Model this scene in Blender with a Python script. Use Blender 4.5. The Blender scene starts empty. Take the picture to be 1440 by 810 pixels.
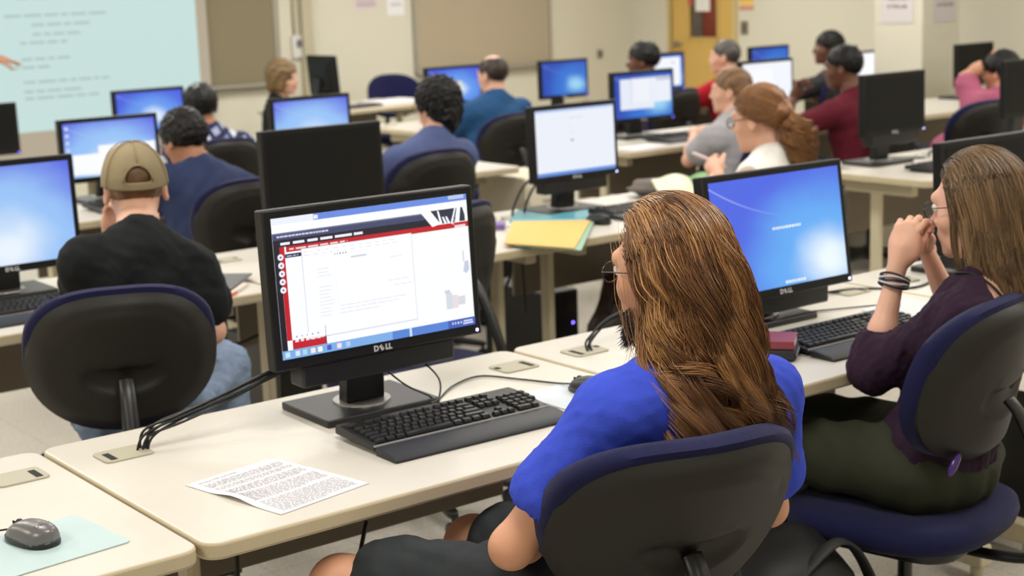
import bpy, math, random
import numpy as np
from mathutils import Vector, Matrix
random.seed(7); RNG = np.random.default_rng(7)
SC = bpy.context.scene
COL = SC.collection
R = math.radians

# ------------------------------------------------------------------ materials
def lin(c):
    c = [x/255.0 for x in c[:3]]
    return tuple(x/12.92 if x <= 0.04045 else ((x+0.055)/1.055)**2.4 for x in c) + (1.0,)

MATS = {}
def mat(name, rgb, rough=0.5, metal=0.0, var=0.0, vscale=8.0, bump=0.0, bscale=60.0, sheen=0.0, spec=0.5,
        stretch=None, coat=0.0, sss=0.0, wave=None):
    """Principled surface: plain colour, optional noise variation and noise bump (object coordinates)."""
    if name in MATS: return MATS[name]
    m = bpy.data.materials.new(name); m.use_nodes = True
    nt = m.node_tree; b = nt.nodes['Principled BSDF']
    b.inputs['Base Color'].default_value = lin(rgb)
    b.inputs['Roughness'].default_value = rough
    b.inputs['Metallic'].default_value = metal
    b.inputs['Specular IOR Level'].default_value = spec
    b.inputs['Coat Weight'].default_value = coat
    if sheen:
        b.inputs['Sheen Weight'].default_value = sheen
        b.inputs['Sheen Roughness'].default_value = 0.5
    if sss:
        b.inputs['Subsurface Weight'].default_value = sss
        b.inputs['Subsurface Radius'].default_value = (0.012, 0.005, 0.003)
        b.inputs['Subsurface Scale'].default_value = 1.0
    if var or bump:
        tc = nt.nodes.new('ShaderNodeTexCoord'); mp = nt.nodes.new('ShaderNodeMapping')
        nt.links.new(tc.outputs['Object'], mp.inputs['Vector'])
        if stretch: mp.inputs['Scale'].default_value = stretch
    if var:
        n = nt.nodes.new('ShaderNodeTexNoise'); n.inputs['Scale'].default_value = vscale; n.inputs['Detail'].default_value = 4
        nt.links.new(mp.outputs['Vector'], n.inputs['Vector'])
        mx = nt.nodes.new('ShaderNodeMix'); mx.data_type = 'RGBA'
        c = lin(rgb)
        mx.inputs['A'].default_value = tuple(max(0, x*(1-var)) for x in c[:3]) + (1,)
        mx.inputs['B'].default_value = tuple(min(1, x*(1+var)) for x in c[:3]) + (1,)
        nt.links.new(n.outputs['Fac'], mx.inputs['Factor'])
        nt.links.new(mx.outputs['Result'], b.inputs['Base Color'])
    if bump:
        n2 = nt.nodes.new('ShaderNodeTexNoise'); n2.inputs['Scale'].default_value = bscale; n2.inputs['Detail'].default_value = 3
        nt.links.new(mp.outputs['Vector'], n2.inputs['Vector'])
        bp = nt.nodes.new('ShaderNodeBump'); bp.inputs['Strength'].default_value = bump; bp.inputs['Distance'].default_value = 0.003
        nt.links.new(n2.outputs['Fac'], bp.inputs['Height']); nt.links.new(bp.outputs['Normal'], b.inputs['Normal'])
    MATS[name] = m
    return m

def emit(name, rgb, strength=1.0):
    if name in MATS: return MATS[name]
    m = bpy.data.materials.new(name); m.use_nodes = True
    b = m.node_tree.nodes['Principled BSDF']
    b.inputs['Base Color'].default_value = (0.01, 0.01, 0.01, 1)
    b.inputs['Roughness'].default_value = 0.35
    b.inputs['Emission Color'].default_value = lin(rgb)
    b.inputs['Emission Strength'].default_value = strength
    MATS[name] = m
    return m

def hair_mat(name, dark, mid, light, rough=0.38):
    """Hair fibres: each strand has its own shade through the strand attribute 'rnd'."""
    m = bpy.data.materials.new(name); m.use_nodes = True
    nt = m.node_tree; b = nt.nodes['Principled BSDF']
    at = nt.nodes.new('ShaderNodeAttribute'); at.attribute_name = 'rnd'
    r = nt.nodes.new('ShaderNodeValToRGB')
    r.color_ramp.elements[0].color = lin(dark); r.color_ramp.elements[1].color = lin(light)
    e = r.color_ramp.elements.new(0.5); e.color = lin(mid)
    nt.links.new(at.outputs['Fac'], r.inputs['Fac']); nt.links.new(r.outputs['Color'], b.inputs['Base Color'])
    b.inputs['Roughness'].default_value = rough
    b.inputs['Specular IOR Level'].default_value = 0.55
    MATS[name] = m
    return m

M = dict(
    laminate=mat('desk_laminate', (208, 202, 190), 0.38, var=0.03, vscale=14, bump=0.04, bscale=300),
    edge=mat('desk_edge_band', (196, 182, 150), 0.45, var=0.12, vscale=9),
    legmetal=mat('desk_leg_paint', (200, 190, 160), 0.45),
    modesty=mat('modesty_panel', (118, 108, 92), 0.6),
    grommet=mat('grommet_plastic', (174, 168, 146), 0.5),
    dark=mat('dark_void', (14, 13, 12), 0.8),
    black=mat('black_plastic', (18, 18, 18), 0.42, bump=0.05, bscale=400),
    bezel=mat('monitor_bezel', (15, 15, 15), 0.45, bump=0.03, bscale=500, spec=0.3),
    shell=mat('chair_shell_plastic', (34, 32, 28), 0.5, bump=0.15, bscale=500, spec=0.3),
    chairmetal=mat('chair_black_metal', (20, 20, 20), 0.35),
    fabric=mat('chair_blue_fabric', (20, 22, 62), 0.85, var=0.15, vscale=60, bump=0.5, bscale=420, sheen=0.08, spec=0.2),
    silver=mat('silver_plastic', (150, 148, 144), 0.35, metal=0.6),
    key=mat('key_plastic', (18, 18, 19), 0.4),
    palm=mat('palm_rest_vinyl', (26, 28, 34), 0.5),
    offscreen=mat('dark_screen_panel', (15, 15, 13), 0.5, spec=0.2),
    logo=mat('pale_logo', (200, 200, 200), 0.4),
    paper=mat('white_paper', (236, 234, 236), 0.7),
    ink=mat('grey_ink', (172, 170, 176), 0.8),
    cable=mat('black_cable', (16, 16, 17), 0.4),
    whitecable=mat('white_cable', (215, 212, 205), 0.4),
    wall=mat('wall_paint', (217, 212, 193), 0.75, var=0.03, vscale=1.5),
    ceiling=mat('ceiling_tile', (228, 226, 220), 0.9),
    board=mat('tack_board', (176, 162, 138), 0.85, var=0.05, vscale=40),
    alu=mat('board_frame', (176, 172, 160), 0.4, metal=0.5),
    tower=mat('tower_case', (24, 24, 24), 0.45),
    led=emit('blue_power_light', (110, 90, 255), 6.0),
    ledw=emit('white_power_light', (190, 190, 255), 6.0),
)

# ------------------------------------------------------------------ mesh building
class MB:
    def __init__(s): s.v = []; s.f = []; s.m = []
    def add(s, vs, fs, mi=0):
        o = len(s.v); s.v.extend([tuple(map(float, p)) for p in vs])
        for f in fs: s.f.append(tuple(i+o for i in f)); s.m.append(mi)
        return s
    def box(s, c, d, rz=0.0, mi=0):
        x, y, z = [q/2 for q in d]
        P = [(-x,-y,-z),(x,-y,-z),(x,y,-z),(-x,y,-z),(-x,-y,z),(x,-y,z),(x,y,z),(-x,y,z)]
        ca, sa = math.cos(rz), math.sin(rz)
        P = [(c[0]+ca*p[0]-sa*p[1], c[1]+sa*p[0]+ca*p[1], c[2]+p[2]) for p in P]
        return s.add(P, [(3,2,1,0),(4,5,6,7),(0,1,5,4),(1,2,6,5),(2,3,7,6),(3,0,4,7)], mi)
    def prism(s, poly, z0, z1, mi=0, side=None):
        n = len(poly)
        P = [(x, y, z0) for x, y in poly] + [(x, y, z1) for x, y in poly]
        s.add(P, [tuple(range(n))[::-1], tuple(range(n, 2*n))], mi)
        o = len(s.v)-2*n
        for i in range(n):
            j = (i+1) % n
            s.f.append((o+i, o+j, o+n+j, o+n+i)); s.m.append(mi if side is None else side)
        return s
    def loft(s, rings, mi=0, cap0=True, cap1=True, close=True):
        n = len(rings[0]); P = [p for r in rings for p in r]; F = []
        for k in range(len(rings)-1):
            for i in range(n if close else n-1):
                j = (i+1) % n
                F.append((k*n+i, k*n+j, (k+1)*n+j, (k+1)*n+i))
        if cap0: F.append(tuple(range(n))[::-1])
        if cap1: F.append(tuple(range((len(rings)-1)*n, len(rings)*n)))
        return s.add(P, F, mi)
    def tube(s, pts, r, n=8, mi=0, flat=1.0):
        pts = [Vector(p) for p in pts]; N = len(pts)
        rr = r if isinstance(r, (list, tuple)) else [r]*N
        t = [(pts[min(i+1, N-1)]-pts[max(i-1, 0)]).normalized() for i in range(N)]
        a = Vector((0, 0, 1)) if abs(t[0].z) < 0.9 else Vector((1, 0, 0))
        u = t[0].cross(a).normalized(); rings = []
        for i in range(N):
            u = (u - t[i]*u.dot(t[i]))
            u = u.normalized() if u.length > 1e-6 else t[i].orthogonal().normalized()
            w = t[i].cross(u)
            rings.append([tuple(pts[i] + (u*math.cos(2*math.pi*k/n) + w*math.sin(2*math.pi*k/n)*flat)*rr[i]) for k in range(n)])
        return s.loft(rings, mi)
    def lathe(s, prof, c=(0,0,0), n=24, mi=0):
        rings = [[(c[0]+r*math.cos(2*math.pi*k/n), c[1]+r*math.sin(2*math.pi*k/n), c[2]+z) for k in range(n)] for r, z in prof]
        return s.loft(rings, mi)
    def ball(s, c, r, n=12, mi=0):
        r = r if isinstance(r, (tuple, list)) else (r, r, r)
        rings = []
        for i in range(1, n//2+2):
            t = math.pi*(i-0.5)/(n//2+1)
            rings.append([(c[0]+r[0]*math.sin(t)*math.cos(2*math.pi*k/n), c[1]+r[1]*math.sin(t)*math.sin(2*math.pi*k/n), c[2]-r[2]*math.cos(t)) for k in range(n)])
        return s.loft(rings, mi)
    def xf(s, mtx, start=0):
        for i in range(start, len(s.v)): s.v[i] = tuple(mtx @ Vector(s.v[i]))
        return s
    def build(s, name, mats, parent=None, smooth=False, bevel=0.0, seg=2, auto=None):
        me = bpy.data.meshes.new(name); me.from_pydata(s.v, [], s.f); me.update()
        mats = mats if isinstance(mats, (list, tuple)) else [mats]
        for m in mats: me.materials.append(m)
        if len(mats) > 1: me.polygons.foreach_set('material_index', s.m)
        o = bpy.data.objects.new(name, me); COL.objects.link(o)
        if parent is not None: o.parent = parent
        if bevel:
            b = o.modifiers.new('bevel', 'BEVEL'); b.width = bevel; b.segments = seg; b.limit_method = 'ANGLE'; b.angle_limit = R(40)
            b.harden_normals = False
        if smooth or bevel:
            me.polygons.foreach_set('use_smooth', [True]*len(me.polygons))
            if auto is not None or bevel: me.set_sharp_from_angle(angle=R(auto or 35))
        return o

def raw(name, V, F, mats, parent=None, smooth=True, mi=None):
    """numpy vertices (n,3) and faces (m,k) -> mesh object"""
    me = bpy.data.meshes.new(name)
    V = np.ascontiguousarray(V, np.float32); F = np.ascontiguousarray(F, np.int32); k = F.shape[1]
    if len(F):   # signed volume: faces must look outwards
        a, b, c = V[F[:, 0]], V[F[:, 1]], V[F[:, 2]]; vol = (a*np.cross(b, c)).sum()
        if k == 4: vol += (a*np.cross(c, V[F[:, 3]])).sum()
        if vol < 0: F = np.ascontiguousarray(F[:, ::-1])
    me.vertices.add(len(V)); me.vertices.foreach_set('co', V.ravel())
    me.loops.add(F.size); me.loops.foreach_set('vertex_index', F.ravel())
    me.polygons.add(len(F)); me.polygons.foreach_set('loop_start', np.arange(0, F.size, k, dtype=np.int32))
    for m in (mats if isinstance(mats, (list, tuple)) else [mats]): me.materials.append(m)
    if mi is not None: me.polygons.foreach_set('material_index', np.ascontiguousarray(mi, np.int32))
    me.polygons.foreach_set('use_smooth', np.full(len(F), smooth))
    me.update(calc_edges=True); me.validate()
    o = bpy.data.objects.new(name, me); COL.objects.link(o)
    if parent is not None: o.parent = parent
    return o

def tag(o, label=None, cat=None, group=None, kind=None):
    if label: o['label'] = label
    if cat: o['category'] = cat
    if group: o['group'] = group
    if kind: o['kind'] = kind
    return o

def thing(name, label, cat, loc=(0,0,0), rz=0.0, group=None):
    o = bpy.data.objects.new(name, None); COL.objects.link(o)
    o.location = loc; o.rotation_euler = (0, 0, rz); o.empty_display_size = 0.1
    return tag(o, label, cat, group)

def copy_tree(o, parent=None):
    c = o.copy(); COL.objects.link(c)
    if parent is not None: c.parent = parent
    for ch in list(o.children): copy_tree(ch, c)
    return c

def rrect(w, d, r, n=6, cx=0.0, cy=0.0):
    P = []
    for (sx, sy, a0) in ((1,1,0),(-1,1,90),(-1,-1,180),(1,-1,270)):
        for k in range(n+1):
            a = R(a0+90*k/n)
            P.append((cx+sx*(w/2-r)+r*math.cos(a), cy+sy*(d/2-r)+r*math.sin(a)))
    return P

def spline(P, n=8):
    P = [Vector(p) for p in P]; Q = [P[0]]+P+[P[-1]]; out = []
    for i in range(1, len(Q)-2):
        for k in range(n):
            t = k/n; a, b, c, d = Q[i-1], Q[i], Q[i+1], Q[i+2]
            out.append(0.5*((2*b)+(c-a)*t+(2*a-5*b+4*c-d)*t*t+(3*b-a-3*c+d)*t**3))
    out.append(P[-1]); return out

def text_geo(s, size, bold=0.0, space=1.0):
    """letters as flat geometry in the xy plane, centred: (verts, faces)"""
    cu = bpy.data.curves.new('letters', 'FONT'); cu.body = s; cu.size = size; cu.offset = bold
    cu.align_x = 'CENTER'; cu.align_y = 'CENTER'; cu.resolution_u = 3; cu.space_character = space
    o = bpy.data.objects.new('letters', cu); COL.objects.link(o)
    dg = bpy.context.evaluated_depsgraph_get(); dg.update()
    me = bpy.data.meshes.new_from_object(o.evaluated_get(dg))
    V = [tuple(v.co) for v in me.vertices]; F = [tuple(p.vertices) for p in me.polygons]
    bpy.data.objects.remove(o); bpy.data.curves.remove(cu); bpy.data.meshes.remove(me)
    return V, F

def frame(o, x, z):
    """4x4 with local x->x, local z->z (y = z cross x), origin o"""
    x = Vector(x).normalized(); z = Vector(z).normalized(); y = z.cross(x).normalized(); x = y.cross(z)
    m = Matrix.Identity(4)
    for i in range(3): m[i][0], m[i][1], m[i][2], m[i][3] = x[i], y[i], z[i], o[i]
    return m
# ------------------------------------------------------------------ room
def struct(name, mb, mats, **k):
    o = mb.build(name, mats, **k); tag(o, kind='structure'); return o
WX, WY, LX, BY, CZ = 9.3, 9.2, -4.2, -4.6, 2.75     # right wall, front wall, left wall, back wall, ceiling

def floor_mat():
    m = bpy.data.materials.new('vinyl_floor'); m.use_nodes = True; nt = m.node_tree; b = nt.nodes['Principled BSDF']
    tc = nt.nodes.new('ShaderNodeTexCoord'); br = nt.nodes.new('ShaderNodeTexBrick')
    br.offset = 0.0; br.inputs['Scale'].default_value = 1.0
    br.inputs['Brick Width'].default_value = 0.305; br.inputs['Row Height'].default_value = 0.305
    br.inputs['Mortar Size'].default_value = 0.0012
    br.inputs['Color1'].default_value = lin((206, 199, 186)); br.inputs['Color2'].default_value = lin((200, 193, 181)); br.inputs['Mortar'].default_value = lin((150, 143, 132))
    n = nt.nodes.new('ShaderNodeTexNoise'); n.inputs['Scale'].default_value = 90; n.inputs['Detail'].default_value = 6
    rp = nt.nodes.new('ShaderNodeValToRGB'); rp.color_ramp.elements[0].position = 0.36; rp.color_ramp.elements[1].position = 0.6
    rp.color_ramp.elements[0].color = (0.62, 0.6, 0.57, 1); rp.color_ramp.elements[1].color = (1, 1, 1, 1)
    mx = nt.nodes.new('ShaderNodeMix'); mx.data_type = 'RGBA'; mx.blend_type = 'MULTIPLY'; mx.inputs['Factor'].default_value = 0.55
    nt.links.new(tc.outputs['Object'], br.inputs['Vector']); nt.links.new(tc.outputs['Object'], n.inputs['Vector'])
    nt.links.new(n.outputs['Fac'], rp.inputs['Fac'])
    nt.links.new(br.outputs['Color'], mx.inputs['A']); nt.links.new(rp.outputs['Color'], mx.inputs['B'])
    nt.links.new(mx.outputs['Result'], b.inputs['Base Color'])
    b.inputs['Roughness'].default_value = 0.35
    return m

struct('floor', MB().box(((LX+WX)/2, (BY+WY)/2, -0.05), (WX-LX+0.4, WY-BY+0.4, 0.1)), floor_mat())
struct('ceiling', MB().box(((LX+WX)/2, (BY+WY)/2, CZ+0.05), (WX-LX+0.4, WY-BY+0.4, 0.1)), M['ceiling'])
struct('wall_front', MB().box(((LX+WX)/2, WY+0.06, CZ/2), (WX-LX+0.4, 0.12, CZ)), M['wall'])
struct('wall_left', MB().box((LX-0.06, (BY+WY)/2, CZ/2), (0.12, WY-BY, CZ)), M['wall'])
struct('wall_back', MB().box(((LX+WX)/2, BY-0.06, CZ/2), (WX-LX+0.4, 0.12, CZ)), M['wall'])
DY0, DY1, DZ = 7.86, 8.68, 2.08
wr = MB()
wr.box((WX+0.06, (BY+DY0)/2, CZ/2), (0.12, DY0-BY, CZ)); wr.box((WX+0.06, (DY1+WY)/2, CZ/2), (0.12, WY-DY1, CZ))
wr.box((WX+0.06, (DY0+DY1)/2, (DZ+CZ)/2), (0.12, DY1-DY0, CZ-DZ))
struct('wall_right', wr, M['wall'])
struct('baseboard_right', MB().box((WX-0.008, (BY+DY0-0.06)/2, 0.05), (0.016, DY0-0.06-BY, 0.1)), M['modesty'])
struct('baseboard_front', MB().box(((LX+WX)/2, WY-0.008, 0.05), (WX-LX-0.04, 0.016, 0.1)), M['modesty'])
struct('pillar', MB().box((8.0+0.215, 4.735+0.215, CZ/2), (0.43, 0.43, CZ)), M['wall'], bevel=0.006)
# vertical pilaster strips on the front wall left of the white panel
struct('trim_1', MB().box((5.575, WY-0.035, CZ/2), (0.10, 0.07, CZ)), mat('shadow_strip', (186, 178, 152), 0.7), bevel=0.004)  # first strip coloured darker than the wall
struct('trim_2', MB().box((5.345, WY-0.012, CZ/2), (0.03, 0.024, CZ)), M['wall'], bevel=0.003)

# yellow wooden door with a narrow window, in the right wall
doorm = mat('door_wood', (214, 176, 96), 0.5, var=0.08, vscale=6, stretch=(1, 6, 0.6))
dy0, dy1 = DY0+0.005, DY1-0.005
wy0, wy1, wz0, wz1 = 8.06, 8.44, 1.055, 1.85
d = MB()
for (a, b_, z0, z1) in ((dy0, wy0, 0.01, DZ), (wy1, dy1, 0.01, DZ), (wy0, wy1, 0.01, wz0), (wy0, wy1, wz1, DZ)):
    d.box((WX+0.03, (a+b_)/2, (z0+z1)/2), (0.045, b_-a, z1-z0))
door = struct('door_1', d, doorm)
fr = MB()
for (a, b_, z0, z1) in ((wy0-0.02, wy0+0.012, wz0-0.02, wz1+0.02), (wy1-0.012, wy1+0.02, wz0-0.02, wz1+0.02), (wy0, wy1, wz0-0.02, wz0+0.012), (wy0, wy1, wz1-0.012, wz1+0.02)):
    fr.box((WX+0.005, (a+b_)/2, (z0+z1)/2), (0.014, b_-a, z1-z0))
fr.build('window_frame', mat('door_bead', (205, 172, 100), 0.5), parent=door)
gm = bpy.data.materials.new('door_glass'); gm.use_nodes = True
gb = gm.node_tree.nodes['Principled BSDF']; gb.inputs['Transmission Weight'].default_value = 1.0; gb.inputs['Roughness'].default_value = 0.02; gb.inputs['IOR'].default_value = 1.05
MB().box((WX+0.03, (wy0+wy1)/2, (wz0+wz1)/2), (0.006, wy1-wy0, wz1-wz0)).build('pane', gm, parent=door)
hd = MB(); hd.lathe([(0.03, 0), (0.03, 0.008), (0.011, 0.012), (0.011, 0.045), (0.0, 0.047)], n=16)
hd.xf(frame((WX+0.006, dy1-0.06, 1.0), (0, 1, 0), (-1, 0, 0)))
hd.tube([(WX-0.035, dy1-0.06, 1.0), (WX-0.035, dy1-0.17, 1.0)], 0.009)
hd.build('handle', M['silver'], parent=door, smooth=True, auto=40)
# door frame
t = MB()
t.box((WX-0.004, DY0-0.03, DZ/2), (0.03, 0.06, DZ)); t.box((WX-0.004, DY1+0.02, DZ/2), (0.03, 0.04, DZ)); t.box((WX-0.004, (DY0+DY1)/2, DZ+0.03), (0.03, DY1-DY0+0.1, 0.06))
struct('trim_3', t, mat('door_frame_paint', (206, 184, 128), 0.5))
# corridor wall with a brick-red banner seen through the door window
cm = MB(); cm.box((WX+1.7, 8.9, CZ/2), (0.1, 3.8, CZ), mi=0)
struct('wall_corridor', cm, mat('corridor_wall', (120, 108, 98), 0.8, var=0.35, vscale=7))
tag(MB().box((WX+1.62, 9.80, 0.99), (0.03, 0.17, 1.96)).build('banner', mat('banner_red', (138, 62, 40), 0.7, var=0.2, vscale=9), bevel=0.004),
    'brick red banner on the corridor wall, seen through the door window', 'banner')
tag(MB().box((WX+1.62, 9.62, 0.89), (0.03, 0.12, 1.76)).build('poster', mat('poster_dark', (70, 72, 66), 0.7, var=0.5, vscale=14), bevel=0.003),
    'dark grey poster on the corridor wall beside the red banner', 'poster')
struct('floor_corridor', MB().box((WX+0.9, 8.9, -0.05), (1.6, 3.8, 0.1)), M['wall'])

def sheet_on_wall(name, label, cat, x0, x1, z0, z1, rgb, axis='y', at=WY, lines=(), group=None, ink=(120, 116, 120), text=None, bars=None):
    """thin paper on a wall: axis 'y' hangs on a plane y=at facing -y; axis 'x' on x=at facing -x (x0,x1 are then y values)"""
    t_ = 0.0012; mb = MB(); mats = [mat('sheet_%d_%d_%d' % rgb, rgb, 0.7)]
    cx, cz, w, h = (x0+x1)/2, (z0+z1)/2, abs(x1-x0), z1-z0
    o = thing(name, label, cat, (cx, at-t_-0.002, z0) if axis == 'y' else (at-t_-0.002, cx, z0), 0 if axis == 'y' else R(-90), group)
    b = MB(); b.box((0, 0, h/2), (w, t_, h)); b.build('sheet', mats, parent=o)
    if bars:
        for (u0, v0, u1, v1, c) in bars:
            q = MB(); q.box(((u0+u1)/2*w-w/2, -t_, (v0+v1)/2*h), ((u1-u0)*w, 0.0006, (v1-v0)*h)); q.build('printed_area', mat('print_%d_%d_%d' % c, c, 0.7), parent=o)
    for (s, v, size) in (text or ()):
        V, F = text_geo(s, size, 0.0006); q = MB(); q.add(V, F); q.xf(frame((0, -t_-0.0004, v*h), (1, 0, 0), (0, -1, 0)))
        q.build('lettering', mat('print_ink', (72, 68, 66), 0.7), parent=o)
    return o

# front-wall papers, boards
sheet_on_wall('wall_notice', 'pinkish sheet of paper on the front wall, left of the plain white sheet', 'notice', 6.072, 6.318, 1.445, 1.75, (222, 206, 208), bars=[(0.12, 0.1, 0.9, 0.2, (188, 172, 176)), (0.1, 0.24, 0.88, 0.3, (196, 182, 186))])
sheet_on_wall('wall_notice', 'white sheet of paper beside the edge of the right pin board', 'notice', 6.41, 6.588, 1.388, 1.70, (238, 236, 238), bars=[(0.22, 0.26, 0.85, 0.34, (196, 196, 206)), (0.3, 0.44, 0.8, 0.52, (204, 204, 212))])
sheet_on_wall('wall_notice', 'white sheet taped over the window of the yellow door', 'notice', 8.152, 8.34, 1.306, 1.60, (238, 236, 228), axis='x', at=WX-0.004)
sheet_on_wall('wall_notice', 'small red leaflet at the upper corner of the door window', 'notice', 8.385, 8.44, 1.36, 1.60, (204, 92, 74), axis='x', at=WX-0.004)
sheet_on_wall('wall_poster', 'orange and pink striped poster on the wall right of the yellow door', 'poster', 7.60, 7.78, 1.315, 1.70, (232, 200, 116), axis='x', at=WX, bars=[(0, 0.0, 1, 0.09, (206, 140, 132)), (0, 0.24, 1, 0.34, (226, 146, 92)), (0, 0.6, 1, 0.8, (230, 160, 100))])
sheet_on_wall('pillar_sign', 'white sign on the left face of the square pillar', 'sign', 4.815, 5.10, 1.258, 1.60, (214, 208, 208), axis='x', at=8.0, text=[('IS THE LAB', 0.335, 0.036), ('PRINTING', 0.50, 0.036)])
sheet_on_wall('pillar_sign', 'white sign on the front face of the square pillar', 'sign', 8.12, 8.375, 1.254, 1.60, (206, 200, 200), at=4.735, text=[('IN THE LAB', 0.35, 0.034), ('QUIET', 0.51, 0.034)])

def board(name, label, x0, x1, z0, z1, m=None):
    o = thing(name, label, 'board', ((x0+x1)/2, WY-0.001, z0)); w, h = x1-x0, z1-z0
    MB().box((0, -0.014, h/2), (w-0.04, 0.016, h-0.04)).build('panel', m or M['board'], parent=o)
    f = MB(); f.box((-w/2+0.012, -0.016, h/2), (0.024, 0.03, h)); f.box((w/2-0.012, -0.016, h/2), (0.024, 0.03, h)); f.box((0, -0.016, 0.012), (w-0.048, 0.03, 0.024)); f.box((0, -0.016, h-0.012), (w-0.048, 0.03, 0.024))
    f.build('frame', M['alu'], parent=o)
    MB().box((0, -0.045, 0.01), (w, 0.09, 0.02)).build('tray', M['alu'], parent=o, bevel=0.004)
    return o
board('pin_board', 'tan board with a metal tray between the projection screen and the seated blonde woman', 3.9, 5.30, 0.87, 2.1, mat('dark_board', (136, 126, 100), 0.85))
board('pin_board', 'tan board on the front wall above the bald man\'s monitor', 6.67, 8.22, 0.86, 2.1)

# wall devices
o = thing('wall_switch', 'dark switch plate on the wall under the striped poster', 'switch', (WX-0.001, 7.715, 1.10), R(-90))
MB().box((0, -0.005, 0.055), (0.085, 0.01, 0.12)).build('plate', mat('switch_plate', (120, 112, 92), 0.5), parent=o, bevel=0.003)
for dx in (-0.02, 0.02): MB().box((dx, -0.014, 0.055), (0.012, 0.012, 0.026)).build('toggle', mat('switch_toggle', (84, 78, 62), 0.5), parent=o, bevel=0.002)
o = thing('wall_outlet', 'small grey outlet box low on the front wall right of the pin board', 'outlet', (8.83, WY-0.001, 0.88))
MB().box((0, -0.01, 0.045), (0.06, 0.02, 0.08)).build('plate', mat('outlet_grey', (150, 144, 124), 0.5), parent=o, bevel=0.004)
MB().box((0, -0.021, 0.045), (0.025, 0.003, 0.04)).build('socket', M['dark'], parent=o)
o = thing('wall_phone', 'white wall device hanging under a thin conduit near the blonde woman', 'phone', (5.49, WY-0.003, 1.08))
MB().box((0, -0.016, 0.09), (0.10, 0.03, 0.19)).build('body', M['whitecable'], parent=o, bevel=0.006)
MB().box((0.01, -0.034, 0.115), (0.045, 0.006, 0.06)).build('display', mat('grey_display', (110, 108, 116), 0.3), parent=o)
tag(MB().tube([(5.47, WY-0.012, 1.275), (5.47, WY-0.012, CZ)], 0.011).build('conduit', mat('conduit_paint', (188, 178, 146), 0.6), smooth=True), 'thin painted conduit running up the front wall above the white wall device', 'conduit')

# projection screen with the projected page; projector light painted as page and text glow
ps = thing('projection_screen', 'large pull-down projection screen showing a pale page of text at the front', 'screen', (2.6, WY-0.06, 0.42))
sx0, sx1 = -1.9, 2.055
MB().box(((sx0+sx1)/2, 0, 1.05), (sx1-sx0, 0.004, 2.1)).build('screen_cloth', mat('screen_cloth', (178, 170, 156), 0.8), parent=ps)  # matte white cloth coloured grey to stand for its unlit margin
MB().box(((sx0+sx1)/2, -0.004, 0.0), (sx1-sx0, 0.025, 0.03)).build('weight_rail', M['alu'], parent=ps, bevel=0.005)
MB().tube([(sx0, 0, 2.13), (sx1, 0, 2.13)], 0.05, n=16).build('roller_case', M['alu'], parent=ps, smooth=True, auto=40)
px1 = 1.96; pz0 = 0.24
b = MB(); b.box(((sx0+0.1+px1)/2, -0.0035, (pz0+2.02)/2), (px1-sx0-0.1, 0.002, 2.02-pz0))
pg = b.build('projected_page', emit('projector_page', (200, 226, 222), 0.95), parent=ps)
q = MB(); rr = random.Random(3)
rows = [(1.32, .58), (1.24, .5), (1.13, .95), (1.06, .55), (1.0, .45), (.95, .3), (.82, .5), (.75, .25), (.68, .2), (.62, .25), (.5, .25), (.44, .2), (.33, .45), (.26, .3), (.21, .4)]
for z, w in rows:
    x = 0.42 + rr.choice([0, 0.1, 0.2]); e = x + w*1.5
    while x < e:
        l = rr.uniform(0.04, 0.14); q.box((x+l/2, -0.0052, z+0.28), (l, 0.0006, 0.016)); x += l+0.02
q.build('projected_lettering', emit('projector_text', (172, 194, 192), 0.9), parent=pg)
# ------------------------------------------------------------------ desks
TW, TD, TZ = 1.214, 0.762, 0.74
def make_desk():
    r = thing('desk', 'x', 'desk')
    top = MB(); top.prism(rrect(TW, TD, 0.035, 6, TW/2, TD/2), TZ-0.032, TZ, 0, 1)
    top.build('tabletop', [M['laminate'], M['edge']], r, bevel=0.006, seg=3)
    for i, x in enumerate((0.14, TW-0.09)):
        b = MB()
        b.box((x, 0.385, TZ-0.066), (0.045, 0.43, 0.066)); b.box((x, 0.385, 0.40), (0.028, 0.055, 0.61)); b.box((x, 0.40, 0.068), (0.05, 0.56, 0.06))
        for y in (0.15, 0.65): b.lathe([(0.018, 0.0), (0.018, 0.038)], (x, y, 0.001), 12)
        b.build('leg', M['legmetal'], r, bevel=0.006)
    MB().box((TW/2+0.025, 0.64, 0.56), (0.93, 0.018, 0.29)).build('modesty_panel', M['modesty'], r, bevel=0.003)
    for i, x in enumerate((0.115, TW-0.095)):
        g = MB(); g.prism(rrect(0.105, 0.082, 0.014, 5, x, 0.60), TZ-0.001, TZ+0.004)
        go = g.build('grommet', M['grommet'], r, bevel=0.002)
        sx = -1 if i == 0 else 1
        MB().box((x+sx*0.032, 0.592, TZ+0.0042), (0.014, 0.05, 0.0012)).build('slot', M['dark'], go); MB().box((x-sx*0.045, 0.607, TZ+0.0042), (0.013, 0.017, 0.0012)).build('slot', M['dark'], go)
    return r
DESK = make_desk(); desk_used = [False]
def place_desk(x, y, label, group=None):
    o = DESK if not desk_used[0] else copy_tree(DESK)
    desk_used[0] = True
    o.location = (x, y, 0); tag(o, label, group='long rows of beige desks'); return o
D_A = place_desk(0.0, 0.0, 'beige front desk carrying the lit monitor and a sheet of printed paper')
D_B = place_desk(-1.222, 0.0, 'beige desk at the lower left corner with a grey mouse on a pale pad')
D_C = place_desk(1.226, 0.0, 'beige desk with the blue wallpaper monitor, in front of the woman in purple')
place_desk(2.452, 0.0, 'beige desk beyond the woman in purple, with a switched off monitor')
place_desk(-0.012, 1.905, 'beige desk in front of the man in the tan cap')
place_desk(1.214, 1.905, 'beige desk behind the front lit monitor, with the back of a large switched off monitor')
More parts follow.
